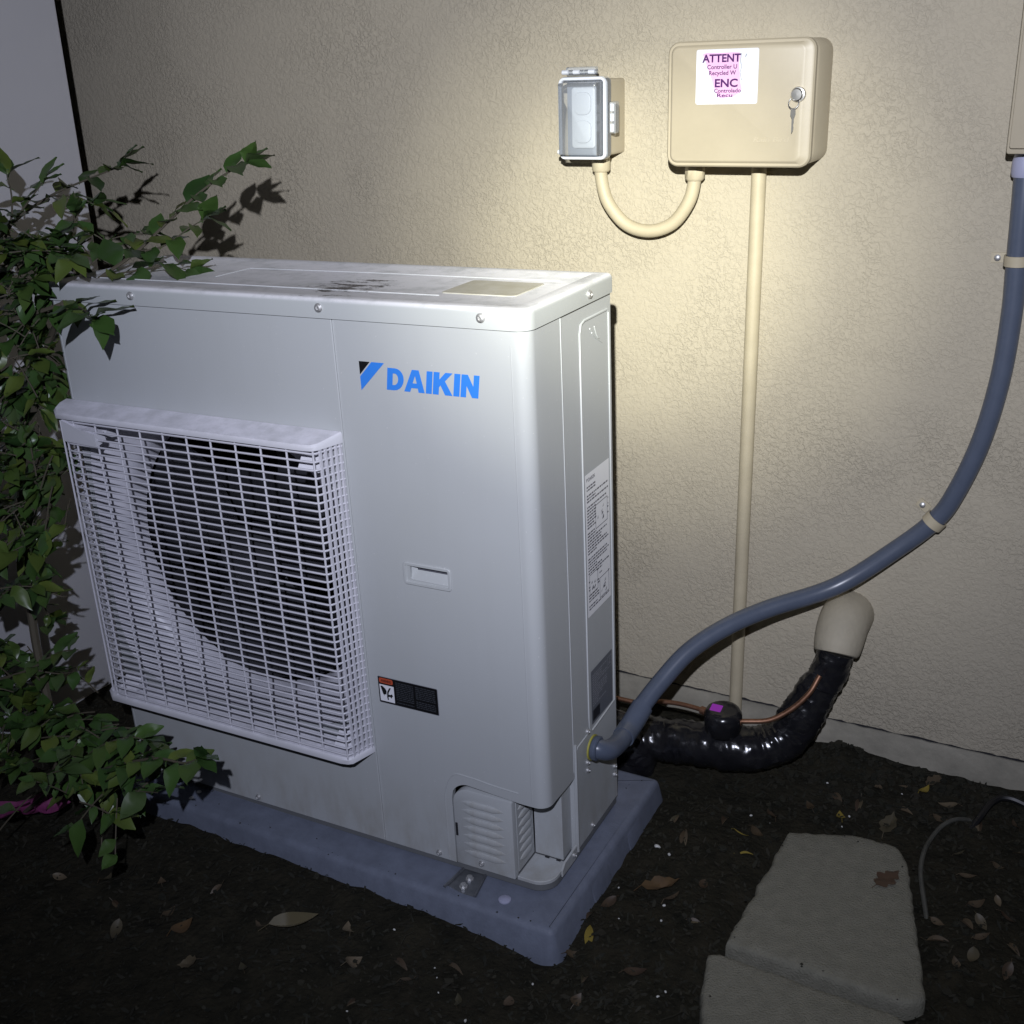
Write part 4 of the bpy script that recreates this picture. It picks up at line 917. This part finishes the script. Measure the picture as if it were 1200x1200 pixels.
def shrub():
    root = thing('shrub', 'leafy dark green shrub at the left whose branches reach over the unit', 'shrub', (-1.053, -.12, -.07)); O = Vector(root.location)
    r2 = random.Random(21)
    def leafm(L, Wd, droop, fold):
        m = MB(); rows = []; n = 6
        for i in range(n+1):
            t = i/n; h = Wd*(math.sin(math.pi*min(1, t*.98+.02))**.9)*(1.15-.45*t) if i < n else .0002
            z = -droop*L*t*t
            rows.append([(t*L, s*h*(1+.03*math.sin(11*t+2*s)), z+abs(s)*h*fold+.0022*math.sin(7*t+s)+.0015*math.sin(13*t)*s) for s in (-1, -.5, 0, .5, 1)])
        m.add([p for r in rows for p in r], [(i*5+j, i*5+j+1, (i+1)*5+j+1, (i+1)*5+j) for i in range(n) for j in range(4)])
        m.tube([(-.006, 0, -.001), (.001, 0, 0)], .0007, 4)
        o = m.build('leaf', 'leaf'); me = o.data; vs = [tuple(v.co) for v in me.vertices]; fs = [tuple(p.vertices) for p in me.polygons]; bpy.data.objects.remove(o); return me, vs, fs
    kinds = [leafm(.053, .0158, .22, .25), leafm(.060, .0162, .42, .18), leafm(.046, .0155, .10, .35), leafm(.055, .0182, .30, .12)]
    cur = ['']
    leaves = []                                                     # (kind, matrix, prominence)
    def leaf(p, d, s, prom, roll=.5):
        k0 = cur[0]
        d = Vector(d).normalized(); up = Vector((r2.uniform(-roll, roll), r2.uniform(-roll, roll), 1)); y = up.cross(d)
        if y.length < 1e-3: y = Vector((1,0,0))
        y.normalize(); z = d.cross(y)
        tip = Vector(p)+d*.055*s
        for q in (Vector(p), tip):
            if q.x > -1.08 and q.z < .105: return
            if q.x > -.62 and q.z < .20: return
            if q.x > -.925 and .24 < q.z < .93 and not (k0 == 'D' and q.z < .33) and k0 != 'A3': return
            if -1.05 < q.x < -.88 and .235 < q.z < .43 and k0 == '': return
            if q.z < .035: return
            if q.x < -.98 and q.y < -.12 and q.z < .09: return
        mtx = Matrix(((d.x, y.x, z.x, 0), (d.y, y.y, z.y, 0), (d.z, y.z, z.z, 0), (0,0,0,1))); mtx = Matrix.Translation(Vector(p)-O) @ mtx @ Matrix.Scale(s, 4)
        leaves.append((r2.randrange(4), mtx, prom))
    def dress(P, step, s, prom, start=0):
        """alternate leaves along a twig, a pair at its tip"""
        acc = 0; side = 1
        for i in range(1, len(P)):
            seg = P[i]-P[i-1]; acc += seg.length
            if i/len(P) < start: acc = min(acc, step); continue
            while acc >= step:
                acc -= step; d = seg.normalized(); lat = d.cross(Vector((0,-.25,1))).normalized()
                v = d*r2.uniform(.4, .9)+lat*side*r2.uniform(.6, 1.1)+Vector((r2.uniform(-.3, .3), r2.uniform(-.5, .1), r2.uniform(-.25, .45)))
                leaf(P[i], v, s*r2.choice((.75, .9, 1.0, 1.1, 1.2) if cur[0][:1] in 'ABC' and cur[0] else (.55, .75, .9, 1.0, 1.15)), prom); side = -side
        d = (P[-1]-P[-2]).normalized(); leaf(P[-1], d+Vector((.1,0,.15)), s, prom); leaf(P[-1], d+Vector((.35,-.2,-.3)), s*.9, prom); leaf(P[-1], d+Vector((-.3,-.1,.65)), s*.9, prom)
    thick = dict(A=.0042, B=.0035, C=.003, D=.004, E=.0035, F=.0035, G=.0035, H=.0085, I=.0062, J=.0095)
    for k, pts in BR.items():
        cur[0] = 'D' if k[0] == 'D' else k; P = [q for q in catmull(pts, 7) if k not in ('E', 'F', 'G', 'G2') or q.x < -.945]; b = thick.get(k, .0022); rs = [b*(1-.65*i/(len(P)-1)) if k not in 'HIJ' else b for i in range(len(P))]
        if k == 'J': P[-1] = Vector((-1.053, -.12, -.075))
        MB().tube([p-O for p in P], rs, 7).build('trunk' if k in 'HIJ' else 'branch', 'bark', root)
        if k not in 'HIJ': dress(P, .0225 if k[0] in 'ABC' else .0200, 1.12 if k[0] in 'AB' else .95, 3, {'A': .16, 'D': .25}.get(k, .05))
    cur[0] = ''
    for c in CL:
        c, rx, rz = Vector(c[:3]), c[3], c[4]
        n = int(5+rx*rz*(4000 if c.z > .95 else 3300 if c.z > .45 else 1800))
        for _ in range(n):
            a = r2.uniform(0, 6.28); q = math.sqrt(r2.random()); st = c+Vector((rx*q*math.cos(a), r2.uniform(-.09, .08), rz*q*math.sin(a)))
            d = Vector((r2.uniform(-.5, .9), r2.uniform(-.8, .3), r2.uniform(-.6, .8))).normalized(); L = r2.uniform(.05, .09)
            P = [st+d*L*t+Vector((0,0,-.012*t*t)) for t in (0, .25, .5, .75, 1)]
            if P[-1].x > -.955 and P[-1].y > -.06 and P[-1].z < 1.0: continue          # keep out of the unit
            if P[-1].x > -.93 and P[-1].z > .27 and P[-1].z < .98 and c.y > -.2: continue
            if any(-1.06 < q.x < -.88 and .22 < q.z < .44 or q.z < .05 or q.x > -.93 and .24 < q.z < .93 for q in P): continue
            twigs.tube([p-O for p in P], .0013, 4, False)
            dress(P, .021, .9, 1+(st.y < -.05)+r2.random())
    return root, kinds, leaves
twigs = MB()
root, kinds, leaves = shrub()
tw = twigs.build('twigs', 'bark', root); tw['kind'] = 'stuff'
CAM = Vector(cam.location)
leaves.sort(key=lambda l: -(l[2]*10-(l[1].translation+root.location-CAM).length*3))
for kd, mx, _ in leaves[:300]:
    o = bpy.data.objects.new('leaf', kinds[kd][0]); COL.objects.link(o); o.parent = root; o.matrix_basis = mx
m = MB()
for kd, mx, _ in leaves[300:]:
    m.add([mx @ Vector(v) for v in kinds[kd][1]], kinds[kd][2])
fo = m.build('foliage', 'leaf', root); fo['kind'] = 'stuff'
print('leaves', len(leaves))
